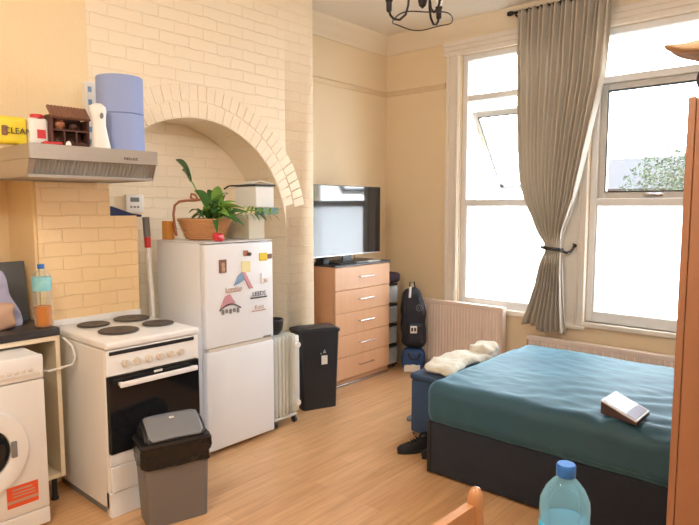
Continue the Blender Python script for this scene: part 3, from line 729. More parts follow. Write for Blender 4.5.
for i in range(46):
    a = rnd.uniform(0, 2*PI); r_ = rnd.uniform(.06, .20); el = rnd.uniform(-.02, .16)
    p0 = base+Vector((rnd.uniform(-.04, .12), rnd.uniform(-.03, .05), rnd.uniform(.02, .08)))
    leaf(dark if rnd.random() < .55 else light, p0, p0+Vector((r_*math.cos(a)*.9+.04, r_*math.sin(a)*.7, el-.02)), rnd.uniform(.022, .038), .03, rnd.uniform(-1, 1))
# leafy spray reaching right
tube(stem, [(-3.18, 2.42, 1.52), (-3.05, 2.47, 1.575), (-2.93, 2.50, 1.57), (-2.86, 2.52, 1.55)], .004, 6)
for k in range(16):
    t_ = k/15; c = Vector((-3.10, 2.45, 1.56)).lerp(Vector((-2.85, 2.52, 1.55)), t_)
    leaf(light if k % 2 else dark, c, c+Vector((.03, rnd.uniform(-.02, .05), (.05 if k % 2 else -.06)*(1-.3*t_))), .011, .005, rnd.uniform(-.6, .6), 6)
tube(stem, [tuple(base), (-3.3, 2.36, 1.6)], .006, 6); tube(stem, [tuple(base), (-3.12, 2.40, 1.58)], .006, 6)
tube(stem, [(-3.36, 2.37, 1.402), tuple(base)], .012, 6)
obj('dark_leaves', dark, 'leaf', pl, world=True, smooth=60); obj('light_leaves', light, 'leaf_light', pl, world=True, smooth=60, label='light green leaves'); obj('stem', stem, 'leaf_light', pl, world=True)
b = BM(); box(b, (-3.60, 2.18, FT+.001), (-3.535, 2.24, FT+.125), .004, 1)
tag(obj('orange_box', b, 'orange'), 'small orange carton beside the wicker basket on the fridge', 'box')
b = BM()
t = rounded((-3.125, 2.24, FT+.001), (-3.085, 2.32, FT+.055), .02, 10, .012, 20, 2)
for v in t.verts: v.co.z = max(FT+.0005, v.co.z); v.co.x -= .25*(v.co.z-FT)*.3
tag(obj('red_ribbon', t, 'red', smooth=180), 'bunched red ribbon at the front of the fridge top', 'ribbon')
bx = thing('storage_box', 'beige cardboard box at the back right of the fridge top', 'box', (-3.27, 2.60, FT))
b = BM(); box(b, (-3.45, 2.56, FT+.001), (-3.15, 2.70, FT+.165), .004, 1); obj('carton', b, 'box_beige', bx, world=True)
b = BM(); box(b, (-3.455, 2.555, FT+.14), (-3.145, 2.705, FT+.167), .002, 1); obj('lid', b, 'box_beige', bx, world=True)
b = BM(); prism(b, [(2.62, 1.5435), (2.74, 1.5435), (2.75, 1.5905), (2.61, 1.5905)], -3.15, -3.06, 'x')
tag(obj('plastic_tray', b, 'teal'), 'dark green plastic tray sticking out between the stacked boxes', 'tray')
bx = thing('storage_box', 'white box with a dark lid, topmost on the fridge', 'box', (-3.2, 2.68, 1.592))
b = BM(); box(b, (-3.36, 2.61, 1.592), (-3.13, 2.77, 1.735), .004, 1); obj('carton', b, 'box_white', bx, world=True)
b = BM(); box(b, (-3.41, 2.60, 1.737), (-3.12, 2.78, 1.748), .003, 1); tube(b, [(-3.41, 2.60, 1.742), (-3.44, 2.58, 1.72)], .006); obj('lid', b, 'bin_black', bx, world=True)
b = BM(); tube(b, [(-3.30, 2.63, 1.752), (-3.25, 2.66, 1.765), (-3.18, 2.70, 1.765), (-3.13, 2.76, 1.752)], .007, 6); tube(b, [(-3.20, 2.63, 1.752), (-3.17, 2.68, 1.772), (-3.15, 2.74, 1.755)], .006, 6)
tag(obj('cable_coil', b, 'paper_white'), 'white cord lying on top of the lidded white box', 'cable')

# ------------------------------------------------------------------ cooker
ck = thing('electric_cooker', 'white freestanding electric cooker with four dark hotplates and black oven door', 'cooker', (-2.842, 1.388, 0), PI/2)
W_, D_ = .542, .62
b = BM(); box(b, (0, .02, .04), (W_, D_, .876), .004, 1); obj('body', b, 'white_enamel', ck)
b = BM(); box(b, (.012, .05, 0), (W_-.012, D_, .04)); obj('plinth', b, 'grey', ck)
b = BM(); box(b, (-.004, -.008, .880), (W_+.004, D_+.005, .918), .010, 3); hob = obj('hob_top', b, 'white_enamel', ck)
for (x, y, r_) in ((.188, .225, .106), (.175, .490, .088), (.415, .500, .104), (.44, .245, .088)):
    b = BM(); lathe(b, [(r_+.008, .9182), (r_+.008, .9205), (r_, .9215)], 40, (x, y, 0)); rg = obj('hotplate', b, 'chrome', hob)
    b = BM(); lathe(b, [(r_, .9216), (r_, .927), (r_-.004, .929), (r_-.02, .9285), (.02, .9285), (.018, .9265), (.0005, .9265)], 40, (x, y, 0)); 
    o_ = obj('hotplate', b, 'plate', ck)
    bpy.data.objects.remove(rg)
b = BM(); box(b, (0, D_-.012, .918), (W_, D_+.004, .955), .006, 2); obj('rear_upstand', b, 'white_enamel', ck)
b = BM(); box(b, (0, -.002, .742), (W_, .019, .876), .004, 1); cp = obj('control_panel', b, 'white_enamel', ck)
b = BM(); box(b, (.015, -.006, .850), (W_-.03, -.0022, .870), .002, 1); obj('black_strip', b, 'black_plastic', cp)
for k in range(6):
    x = .10+k*.065; b = BM(); lathe(b, [(.017, -.018), (.020, -.003), (.020, -.0025)], 20, (x, 0, .80), 'y'); box(b, (x-.003, -.024, .784), (x+.003, -.017, .816), .001, 1); obj('knob', b, 'knob', cp)
b = BM(); box(b, (.004, -.012, .338), (W_-.004, .018, .738), .004, 1); dr = obj('oven_door', b, 'black_glass', ck, label='black glass oven door')
b = BM()
for x in (.055, W_-.06): box(b, (x, -.045, .694), (x+.02, -.012, .708))
box(b, (.045, -.056, .688), (W_-.04, -.038, .716), .006, 2); obj('handle', b, 'white_enamel', dr, label='white bar handle')
b = BM(); box(b, (.255, -.0135, .718), (.305, -.0118, .730), .001, 1); obj('badge', b, 'paper_white', dr)
b = BM(); box(b, (0, -.004, .275), (W_, .018, .334), .003, 1); obj('lower_trim', b, 'white_enamel', ck)
b = BM(); box(b, (.004, -.006, .135), (W_-.004, .018, .271), .004, 1); obj('drawer', b, 'white_enamel', ck)
b = BM(); box(b, (0, .0, .0), (W_, .049, .131), .003, 1); obj('kick_panel', b, 'white_enamel', ck)

# ------------------------------------------------------------------ hood and things on it
hd = thing('cooker_hood', 'stainless steel cooker hood on the wall above the cooker', 'cooker hood', (-2.945, 1.115, 1.738), PI/2)
HW, HD = .655, .545
b = BM(); box(b, (0, .005, .085), (HW, HD, .155), .003, 1); 
t = BM(); prism(t, [(.012, .085), (HD, .085), (HD, .0), (.05, 0)], 0, .006, 'x'); merge(b, t)
t = BM(); prism(t, [(.012, .085), (HD, .085), (HD, .0), (.05, 0)], HW-.006, HW, 'x'); merge(b, t)
box(b, (.006, .045, 0.0), (HW-.006, .06, .014)); box(b, (.006, HD-.01, 0), (HW-.006, HD, .085))
obj('body', b, 'steel', hd)
b = BM(); box(b, (0, -.002, .083), (HW, .0048, .155), .002, 1); fp = obj('front_panel', b, 'steel', hd)
text('lettering', 'DELLEZ', .018, 'ink', fp, (.50, -.0028, .108), xs=1.3)
b = BM(); n = 26
q = []
for k in range(n):
    x0 = .03+(HW-.06)*k/n; s = (HW-.06)/n; q += [(x0, 0), (x0+s*.5, .009)]
q.append((HW-.03, 0)); 
top = [b.verts.new((x, .020+d_, .083)) for x, d_ in q]; bot = [b.verts.new((x, .058+d_, .010)) for x, d_ in q]
for i in range(len(q)-1): b.faces.new((top[i], top[i+1], bot[i+1], bot[i]))
obj('grille', b, 'steel_dark', hd, smooth=0, solid=.002)
b = BM(); 
for (x0, x1) in ((.006, .03), (HW-.03, HW-.006)):
    t = BM(); prism(t, [(.018, .083), (.024, .083), (.062, .012), (.056, .012)], x0, x1, 'x'); merge(b, t)
box(b, (.006, .062, .006), (HW-.006, HD-.012, .010)); obj('filter', b, 'steel', hd)
HT = 1.8935
def mk(name, label, cat, X, Y, z=HT, rz=PI/2, grp=None): return thing(name, label, cat, (X, Y, z+.0008), rz, grp)
y_ = mk('cleaning_pack', 'yellow packet with black lettering at the left end of the hood', 'packet', -3.10, 1.108)
t = rounded((-.065, 0, 0), (.06, .05, .130), .012, 10, .005, 20, 1)
for v in t.verts: v.co.z = max(0, v.co.z)
obj('pack', t, 'yellow', y_, smooth=180); text('lettering', 'CLEAN', .040, 'ink', y_, (.018, -.006, .062))
b = BM(); box(b, (-.055, -.008, .04), (-.03, -.004, .085), .003, 1); obj('picture', b, 'post_dark', y_)
w_ = mk('plastic_bottle', 'squat white container with red cap and red square on the hood', 'container', -3.08, 1.218)
b = BM(); t = rounded((-.045, 0, 0), (.045, .06, .135), .018, 8); merge(b, t); obj('body', b, 'white_plastic', w_, smooth=60)
b = BM(); lathe(b, [(.030, .133), (.030, .15), (.026, .153)], 24, (0, .03, 0)); obj('cap', b, 'red', w_)
b = BM(); box(b, (-.012, -.0015, .035), (.028, .001, .078)); obj('label_panel', b, 'red', w_)
b = BM(); t = rounded((-3.045, 1.20, HT+.001), (-2.99, 1.29, HT+.016), .007, 8, .004, 30); merge(b, t)
for v in b.verts: v.co.z = max(HT+.0005, v.co.z)
tag(obj('red_cloth', b, 'red', smooth=180), 'small folded red cloth on the front edge of the hood', 'cloth')
b = BM(); lathe(b, [(.012, 0), (.013, .01), (.008, .022), (.0005, .025)], 16, (-2.99, 1.315, HT+.0005)); tag(obj('bottle_top', b, 'white_plastic'), 'tiny white bottle top at the front edge of the hood', 'bottle top')
hs = mk('toy_house', 'dark brown wooden toy house with tiled roof and tiny pots on the hood', 'ornament', -3.045, 1.258)
b = BM(); 
box(b, (0, .0, 0), (.19, .085, .008)); box(b, (0, 0, .008), (.010, .085, .155)); box(b, (.18, 0, .008), (.19, .085, .14)); box(b, (.01, .075, .008), (.18, .085, .16)); box(b, (.01, 0, .078), (.18, .075, .086))
for x in (.06, .12): box(b, (x, 0, .008), (x+.008, .02, .078))
box(b, (.01, .01, .008), (.18, .02, .026)); obj('frame_wood', b, 'brown', hs, smooth=0)
b = BM()
for k in range(12):
    x = -.004+k*.0162
    for j in range(3): 
        tube(b, [(x+.009, -.012+j*.017, .140+j*.019), (x+.009, .006+j*.017, .160+j*.019)], .0095, 8)
obj('roof', b, 'post_dark', hs)
for x, z, r_, m_ in ((.055, .087, .028, 'brown_mid'), (.125, .087, .022, 'brown'), (.04, .009, .022, 'brown'), (.10, .009, .022, 'brown'), (.155, .009, .018, 'brown')):
    b = BM(); lathe(b, [(r_*.6, 0), (r_, r_*.7), (r_*.95, r_*1.2), (r_*.6, r_*1.5), (r_*.7, r_*1.7)], 20, (x, .04, z))
    if m_ == 'brown_mid': tube(b, [(x-r_, .04, z+r_), (x-r_*1.35, .04, z+r_*1.3), (x-r_*1.2, .04, z+r_*.6), (x-r_*.9, .04, z+r_*.5)], .003, 6)
    obj('pot', b, m_, hs)
af = mk('air_freshener', 'white waisted air freshener standing beside the blue rolls on the hood', 'air freshener', -3.01, 1.478)
b = BM(); lathe(b, [(.038, 0), (.040, .01), (.034, .06), (.028, .115), (.031, .16), (.036, .19), (.034, .21), (.018, .226), (.0005, .228)], 28)
for v in b.verts: v.co.y *= .9; v.co.x *= 1.22; v.co.x += .012*(1-min(1, v.co.z/.2))
obj('case', b, 'white_plastic', af, smooth=70)
b = BM(); lathe(b, [(.009, -.031), (.010, -.026)], 16, (.006, 0, .165), 'y'); 
for v in b.verts: v.co.z = .165+(v.co.z-.165)*1.6
obj('nozzle', b, 'grey', af)
def roll(z, label):
    r_ = thing('paper_roll', label, 'paper roll', (-3.13, 1.665, z), 0, 'blue paper rolls')
    b = BM(); lathe(b, [(.026, 0), (.118, 0), (.121, .004), (.121, .195), (.118, .199), (.026, .199)], 48, cap=False); obj('paper', b, 'roll_blue', r_)
    b = BM(); lathe(b, [(.026, 0), (.026, .199), (.023, .199), (.023, 0), (.026, 0)], 24, cap=False); obj('core', b, 'box_beige', r_)
roll(HT+.001, 'large blue paper roll standing on the hood, lower of two stacked')
roll(HT+.202, 'large blue paper roll on top of the other blue roll')
b = thing('paper_packet', 'white printed packet behind the blue rolls on the hood', 'packet', (-3.33, 1.605, HT+.001), PI/2)
t = BM(); box(t, (-.03, 0, 0), (.08, .06, .200), .004, 1); box(t, (-.03, 0, .202), (.08, .06, .398), .004, 1); obj('pack', t, 'paper_white', b)
t = BM()
for z in (.05, .12, .27, .34): box(t, (-.022, -.0015, z), (.0, .001, z+.03), .001, 1)
obj('print', t, 'mag_blue', b)

# ------------------------------------------------------------------ alcove: wall unit, broom, mop, pan
ph = thing('wall_controller', 'white heating controller with grey display on the alcove wall', 'controller', (XW+.013, 2.055, 1.555), PI/2)
b = BM(); box(b, (0, -.03, 0), (.135, 0, .125), .008, 2); obj('case', b, 'white_plastic', ph)
b = BM(); box(b, (.03, -.032, .075), (.095, -.0295, .105), .001, 1); obj('display', b, 'lcd', ph)
b = BM(); 
for x in (.035, .06, .085): lathe(b, [(.007, -.034), (.008, -.0295)], 14, (x, 0, .04), 'y')
obj('button', b, 'grey', ph)
br = thing('broom', 'upturned broom with navy head leaning behind the brick boarding', 'broom', (-3.62, 1.86, 0))
b = BM(); tube(b, [(-3.60, 1.90, 0.0), (-3.60, 1.89, 1.53)], .012); obj('handle', b, 'grey', br, world=True)
b = BM(); prism(b, [(1.80, 1.532), (2.02, 1.532), (2.02, 1.545), (1.95, 1.555), (1.82, 1.60), (1.80, 1.60)], -3.63, -3.57, 'x'); obj('head', b, 'navy', br, world=True)
mp_ = thing('mop', 'white mop handle with red collar leaning between boarding and fridge', 'mop', (-3.56, 2.05, 0))
b = BM(); tube(b, [(-3.55, 2.11, .0), (-3.55, 2.045, 1.33)], .016); obj('handle', b, 'white_plastic', mp_, world=True)
b = BM(); tube(b, [(-3.55, 2.045, 1.332), (-3.55, 2.043, 1.40)], .021); obj('collar', b, 'red', mp_, world=True)
b = BM(); tube(b, [(-3.55, 2.043, 1.402), (-3.55, 2.036, 1.53)], .023); obj('upper_pole', b, 'grey', mp_, world=True)
b = BM(); tube(b, [(-3.68, 2.10, .0), (-3.66, 2.125, 1.35)], .014)
tag(obj('white_pole', b, 'white_plastic'), 'slim white pole beside the mop in the gap by the fridge', 'pole')
pn = thing('black_bowl', 'small black bowl standing on top of the white oil heater', 'bowl', (-3.23, 2.845, .6735))
b = BM(); lathe(b, [(.035, 0), (.058, .03), (.066, .075), (.066, .11), (.062, .112), (.060, .075), (.05, .03), (.0005, .012), (.0005, 0)], 32, cap=False); obj('bowl_body', b, 'pan', pn)
b = BM(); lathe(b, [(.067, .100), (.070, .106), (.067, .112)], 32, cap=False); obj('bowl_rim', b, 'bin_black', pn)

# ------------------------------------------------------------------ washing machine, worktop, cabinet
wm = thing('washing_machine', 'white front-loading washing machine with a red sticker under the worktop', 'washing machine', (-3.03, .562, 0), PI/2)
b = BM(); box(b, (0, .02, .02), (.60, .54, .875), .012, 3); obj('body', b, 'washer', wm)
b = BM(); box(b, (0, 0, .10), (.60, .0195, .755), .006, 2); fpn = obj('front_panel', b, 'washer', wm)
b = BM(); box(b, (0, -.004, .758), (.60, .0195, .878), .010, 3); cpn = obj('control_panel', b, 'washer', wm)
b = BM(); box(b, (0, 0.0, .015), (.60, .0195, .097), .004, 1); obj('kick_panel', b, 'washer', wm)
b = BM(); lathe(b, [(.128, -.001), (.205, -.001), (.212, -.010), (.205, -.022), (.150, -.030), (.128, -.022), (.128, -.001)], 56, (.30, 0, .45), 'y', cap=False); dd = obj('door', b, 'washer', wm)
b = BM(); lathe(b, [(.0005, -.030), (.07, -.028), (.11, -.022), (.125, -.014), (.127, -.002)], 48, (.30, 0, .45), 'y', cap=False); obj('door_glass', b, 'black_glass', dd)
b = BM(); box(b, (.425, -.038, .41), (.452, -.027, .49), .005, 2); obj('door_catch', b, 'grey', dd)
b = BM(); lathe(b, [(.028, -.024), (.032, -.005)], 28, (.34, 0, .82), 'y'); obj('dial', b, 'white_plastic', cpn)
for k in range(5):
    b = BM(); box(b, (.40+k*.032, -.008, .80), (.42+k*.032, -.0035, .815), .002, 1); obj('button', b, 'knob', cpn)
b = BM(); box(b, (.385, -.0055, .775), (.58, -.0035, .79)); obj('program_print', b, 'knob', cpn)
b = BM(); box(b, (.405, -.0012, .150), (.548, 0, .255)); st = obj('sticker', b, 'orange_red', fpn, label='red and white energy sticker')
b = BM(); box(b, (.405, -.002, .172), (.548, -.0013, .186)); box(b, (.43, -.002, .200), (.535, -.0013, .206)); box(b, (.43, -.002, .232), (.52, -.0013, .240)); box(b, (.43, -.002, .215), (.53, -.0013, .221)); obj('print', b, 'mag_tan', st)
wt = BM(); box(wt, (-3.862, .30, .917), (-3.225, 1.335-.005, .957), .003, 2); tag(obj('worktop', wt, 'worktop'), 'dark grey worktop over the washing machine', 'worktop')
cb = thing('base_cabinet', 'cream open base cabinet end beside the washing machine', 'cabinet', (-3.23, 1.26, 0))
b = BM(); box(b, (-3.855, 1.306, .135), (-3.232, 1.328, .915)); obj('side_panel', b, 'cream_board', cb, world=True, smooth=0)
b = BM(); box(b, (-3.855, 1.215, .135), (-3.235, 1.305, .155)); obj('bottom_shelf', b, 'cream_board', cb, world=True, smooth=0)
b = BM(); box(b, (-3.25, .32, .890), (-3.232, 1.305, .915)); obj('top_rail', b, 'cream_board', cb, world=True, smooth=0)
b = BM(); box(b, (-3.855, .32, .2), (-3.845, 1.305, .915)); obj('back_panel', b, 'cream_board', cb, world=True, smooth=0)
for x in (-3.28, -3.78):
    b = BM(); lathe(b, [(.02, 0), (.02, .01), (.014, .02), (.014, .134)], 14, (x, 1.285, 0)); obj('leg', b, 'black_plastic', cb, world=True)
b = BM(); tube(b, [(-3.225, 1.345, .90), (-3.17, 1.365, .86), (-3.15, 1.372, .80), (-3.17, 1.365, .76), (-3.21, 1.31, .74), (-3.22, 1.26, .735), (-3.3, 1.22, .73)], .006, 8)
tag(obj('white_cable', b, 'paper_white'), 'white cable looping between worktop and cooker', 'cable')
# bottle on worktop
def bottle(name, label, loc, prof, mbody, cap, parts):
    t = thing(name, label, 'bottle', loc)
    b = BM(); lathe(b, prof, 36, cap=True); obj('plastic_body', b, mbody, t, smooth=50)
    b = BM(); lathe(b, cap, 28); obj('cap', b, 'cap_blue', t, label='blue screw cap')
    for nm, pr, m_ in parts:
        b = BM(); lathe(b, pr, 36, cap=(nm != 'label_wrap')); obj(nm, b, m_, t, smooth=50)
    return t
bottle('drink_bottle', 'clear plastic bottle of amber drink with cyan label on the worktop', (-3.31, 1.281, .958),
       [(.040, 0), (.046, .006), (.046, .03), (.043, .05), (.046, .07), (.043, .09), (.046, .11), (.044, .135), (.044, .16), (.047, .17), (.047, .26), (.040, .285), (.018, .305), (.014, .31), (.014, .325)],
       'bottle', [(.017, .312), (.018, .314), (.018, .332), (.016, .336)],
       [('drink', [(.038, .004), (.042, .012), (.042, .03), (.040, .05), (.042, .07), (.040, .09), (.042, .112)], 'tea'),
        ('label_wrap', [(.0475, .195), (.0482, .20), (.0482, .262), (.0475, .267)], 'label_cyan')])
# tray, bag and papers on the worktop
tr = thing('chopping_board', 'dark grey board with rounded corners leaning at the back of the worktop', 'board', (-3.545, 1.10, .958), PI/2)
b = BM(); box(b, (-.28, 0, 0), (.205, .014, .335), .006, 2)
for v in b.verts: v.co.y += .05*v.co.z/.33
obj('board', b, 'grey_tray', tr)
t = rounded((-3.50, .95, .959), (-3.42, 1.20, 1.275), .04, 26, .02, 9, 7)
for v in t.verts:
    f = (v.co.z-.959)/.28; v.co.y = 1.275 - (1.235-v.co.y)*(1-.10*f) - .09*f; v.co.x += .01*math.sin(v.co.z*50+v.co.y*20)-.03*f; v.co.z = max(.9585, v.co.z)
tag(obj('plastic_bag', t, 'lilac', smooth=180), 'lilac plastic bag leaning on the dark board on the worktop', 'bag')
t = rounded((-3.40, .95, .959), (-3.345, 1.16, 1.10), .028, 16, .015, 16, 3)
for v in t.verts: v.co.z = max(.9585, v.co.z)
tag(obj('food_packet', t, 'mag_tan', smooth=180), 'crumpled pinkish packet in front of the lilac bag', 'packet')

# ------------------------------------------------------------------ swing bin in front of cooker
sb = thing('swing_bin', 'grey swing-top bin with a black liner in front of the cooker', 'bin', (-2.560, 1.603, 0), math.radians(74))
def frustum(b, w0, d0, w1, d1, z0, z1, r=.03, y0=0.0, n=6):
    rings = []
    for (w, d, z) in ((w0, d0, z0), (w1, d1, z1)):
        ring = []
        for cx_, cy_, a0 in ((w/2-r, r, -PI/2), (w/2-r, d-r, 0), (-w/2+r, d-r, PI/2), (-w/2+r, r, PI)):
            for k in range(n+1):
                a = a0+PI/2*k/n; ring.append(b.verts.new((cx_+r*math.cos(a), y0+cy_+r*math.sin(a), z)))
        rings.append(ring)
    m_ = len(rings[0])
    for k in range(m_): b.faces.new((rings[0][k], rings[0][(k+1) % m_], rings[1][(k+1) % m_], rings[1][k]))
    b.faces.new(rings[0][::-1]); b.faces.new(rings[1])
b = BM(); frustum(b, .305, .175, .332, .20, 0, .345, .025); obj('bin_body', b, 'bin_grey', sb)
t = BM(); frustum(t, .350, .210, .365, .222, .305, .412, .03, -.010)
bmesh.ops.subdivide_edges(t, edges=list(t.edges), cuts=5, use_grid_fill=True)
for v in t.verts:
    if v.co.z < .402:
        nv = noise.noise_vector(Vector((v.co.x*18, v.co.y*18, v.co.z*26)))
        v.co += Vector((nv.x, nv.y, nv.z*.8 if v.co.z < .33 else 0))*.016
obj('liner', t, 'bag_black', sb, smooth=60, label='black liner folded over the rim')
b = BM(); frustum(b, .358, .218, .348, .210, .413, .430, .03, -.008); obj('rim', b, 'black_plastic', sb)
b = BM()
pf = [(.006, .431), (.006, .440), (.035, .475), (.085, .505), (.13, .512), (.165, .500), (.192, .465), (.200, .431)]
prism(b, pf, -.155, .155, 'x'); bmesh.ops.recalc_face_normals(b, faces=list(b.faces)); bmesh.ops.bevel(b, geom=[e for e in b.edges if abs(e.verts[0].co.x-e.verts[1].co.x) < .01], offset=.012, segments=3, affect='EDGES'); obj('lid', b, 'black_plastic', sb, smooth=60)
# the swing flap: a curved plate with rounded corners
def flap_y(u): return -.002+.150*u
def flap_z(u): return .4395+.0815*math.sin(u*PI*.5)+.002
b = BM(); rows = []
for i in range(17):
    u = i/16; ew = .138-.020*max(0, abs(u-.5)*2-.75)/.25
    rows.append([b.verts.new((ew*(j/10-1), flap_y(u), flap_z(u)+.004*(1-(j/10-1)**2))) for j in range(21)])
for A, B in zip(rows, rows[1:]):
    for k in range(20): b.faces.new((A[k], A[k+1], B[k+1], B[k]))
sw = obj('swing_flap', b, 'lid_grey', sb, label='grey swing flap', smooth=60, solid=.004)
t = BM(); bmesh.ops.create_uvsphere(t, u_segments=24, v_segments=12, radius=1)
for v in t.verts:
    yy = .045+v.co.y*.020; u = (yy+.002)/.150
    v.co = Vector((v.co.x*.045, yy, flap_z(u)+.004+v.co.z*.004))
obj('push_dimple', t, 'lid_grey', sw, smooth=180)
b = BM(); box(b, (-.012, .092, .5155), (.014, .108, .5215), .002, 1); obj('sticker', b, 'paper_white', sw)

# ------------------------------------------------------------------ tall black bin
bb = thing('tall_bin', 'tall black plastic bin with a lid between heater and chest of drawers', 'bin', (-3.205, 3.30, 0), math.radians(68))
b = BM(); frustum(b, .29, .185, .345, .225, 0, .61, .03, 0); obj('bin_body', b, 'bin_black', bb)
b = BM(); frustum(b, .365, .245, .36, .24, .611, .632, .035, -.010); frustum(b, .36, .24, .30, .18, .632, .648, .035, -.008)
obj('lid', b, 'bin_black', bb)
b = BM(); box(b, (.005, -.018+.001, .36), (.055, -.0125, .43)); 
for v in b.verts: v.co.y += .002
o_ = obj('label_sticker', b, 'paper_white', bb)
o_.location = (0, 0, 0)
t = BM(); tube(t, [(.02, -.018, .455), (.03, -.018, .475), (.04, -.018, .455), (.02, -.018, .455)], .003, 5); tube(t, [(.0, -.018, .445), (-.002, -.018, .455)], .003, 5); obj('marking', t, 'paper_white', bb)

# ------------------------------------------------------------------ oil heater
hh = thing('oil_heater', 'white oil-filled radiator heater on castors next to the fridge', 'heater', (-3.10, 2.86, 0), PI/2)
b = BM()
nf = 6
for k in range(nf):
    x = -.095+k*.036
    t = rounded((x, .03, .075), (x+.026, .34, .672), .013, 6)
    merge(b, t)
box(b, (-.09, .06, .11), (.11, .10, .135)); box(b, (-.09, .06, .60), (.11, .10, .625))
obj('fins', b, 'heater', hh, smooth=60)
b = BM(); t = rounded((.045, -.012, .10), (.11, .028, .668), .02, 6); merge(b, t); cpb = obj('control_box', b, 'heater', hh, smooth=60)
for z in (.60, .17):
    b = BM(); lathe(b, [(.020, -.030), (.024, -.011)], 20, (.078, 0, z), 'y'); obj('knob', b, 'white_plastic', cpb)
b = BM(); box(b, (-.10, .035, .055), (.12, .075, .073), .004, 1); box(b, (-.10, .29, .055), (.12, .33, .073), .004, 1); obj('foot_bar', b, 'heater', hh)
for x in (-.085, .105):
    for y in (.055, .31):
        b = BM(); lathe(b, [(.020, -.012), (.026, -.008), (.026, .008), (.020, .012)], 20, (x, y, .0265), 'x'); tube(b, [(x, y, .03), (x, y, .056)], .006); obj('castor', b, 'black_plastic', hh)

# ------------------------------------------------------------------ chest of drawers, TV and bits
cd = thing('chest_of_drawers', 'beech chest of five drawers with bar handles below the television', 'chest of drawers', (-3.447, 3.735, 0), PI/2)
CW = .768
b = BM(); box(b, (0, .018, 0), (.016, .41, 1.072)); box(b, (CW-.016, .018, 0), (CW, .41, 1.072)); box(b, (.016, .395, 0), (CW-.016, .41, 1.072)); box(b, (.016, .018, 1.056), (CW-.016, .395, 1.072)); box(b, (.016, .03, .01), (CW-.016, .05, .066))
obj('carcass', b, 'beech_side', cd, smooth=0)
b = BM(); box(b, (-.006, -.006, 1.073), (CW+.006, .412, 1.09), .003, 1); obj('top_panel', b, 'worktop', cd, label='black top panel')
zz = [.068, .267, .466, .665, .865, 1.068]
for k in range(5):
    b = BM(); box(b, (.002, -.002, zz[k]), (CW-.002, .0165, zz[k+1]-.004), .002, 1); d = obj('drawer', b, 'beech', cd)
    zc = (zz[k]+zz[k+1])/2+.005
    b = BM(); tube(b, [(.31, -.002, zc), (.31, -.028, zc), (.50, -.028, zc), (.50, -.002, zc)], .005); obj('handle', b, 'chrome', d)
b = BM(); box(b, (0, .004, 0), (CW, .028, .02), .002, 1); obj('plinth_strip', b, 'chrome', cd, label='silver plinth strip')
tv = thing('television', 'flat screen television on the chest of drawers reflecting the window', 'television', (-3.53, 4.00, 1.091), math.radians(91))
b = BM(); box(b, (-.475, 0, .075), (.475, .035, .690), .004, 1); box(b, (-.25, .036, .15), (.25, .06, .45), .01, 2); obj('tv_body', b, 'black_plastic', tv)
b = BM(); box(b, (-.469, -.0012, .084), (.469, 0, .684)); obj('screen', b, 'screen', tv, smooth=0)
b = BM(); box(b, (-.475, -.002, .075), (-.470, .0, .690)); box(b, (-.470, -.002, .075), (.475, 0, .081)); obj('bezel', b, 'chrome', tv)
b = BM(); box(b, (-.06, .01, .012), (.06, .03, .076), .003, 1); box(b, (-.17, -.05, 0.0), (.17, .12, .012), .004, 1); obj('stand', b, 'black_plastic', tv)
b = BM(); box(b, (-3.50, 3.61, 1.0915), (-3.40, 3.685, 1.14), .004, 1)
for v in b.verts: v.co.y += .14; v.co.x -= .195
tag(obj('set_top_box', b, 'black_plastic'), 'small black box at the left end of the chest top', 'box')
b = BM(); box(b, (-3.475, 4.02, 1.0915), (-3.45, 4.19, 1.106), .005, 2)
tag(obj('remote_control', b, 'grey'), 'grey remote control lying before the television', 'remote control')
b = BM(); box(b, (-3.535+.02, 4.21, 1.0915), (-3.455, 4.38, 1.100), .002, 1)
tag(obj('papers', b, 'paper_white'), 'white papers on the chest top at the right of the remote', 'papers')
b = BM(); tube(b, [(-3.66, 4.24, 1.25), (-3.66, 4.23, 1.17), (-3.62, 4.19, 1.10), (-3.64, 4.17, 1.0955)], .004, 6)
tag(obj('television_cable', b, 'black_plastic'), 'black cable dropping from the television back', 'cable')

# ------------------------------------------------------------------ drawer tower
dt = thing('drawer_tower', 'narrow tower of four translucent plastic drawers beside the beech chest', 'drawer tower', (-3.505, 4.515, 0), PI/2)
for k in range(4):
    z0 = .045+k*.205
    b = BM(); box(b, (0, 0, z0+.165), (.20, .29, z0+.185), .004, 1); box(b, (.0, .01, z0), (.008, .29, z0+.165)); box(b, (.192, .01, z0), (.20, .29, z0+.165)); obj('tower_frame', b, 'black_plastic', dt)
    b = BM(); frustum(b, .165, .27, .178, .275, z0+.006, z0+.160, .012, .0); 
    for v in b.verts: v.co.x += .10; v.co.y -= .012
    d = obj('drawer', b, 'box_clear', dt)
    b = BM(); box(b, (.06, -.026, z0+.135), (.14, -.010, z0+.15), .004, 1); obj('grip', b, 'box_clear', d)
b = BM(); box(b, (0, 0, .022), (.20, .29, .045), .004, 1); obj('base', b, 'black_plastic', dt)
for x in (.025, .175):
    for y in (.03, .26):
        b = BM(); lathe(b, [(.012, 0), (.012, .022)], 12, (x, y, 0)); obj('foot', b, 'black_plastic', dt)
t = rounded((-3.79, 4.52, .852), (-3.49, 4.76, .945), .04, 14, .012, 10, 2)
for v in t.verts: v.co.z = max(v.co.z, .8525)
tag(obj('soft_hat', t, 'purple', smooth=180), 'dark purple fabric bundle on top of the drawer tower', 'bundle')

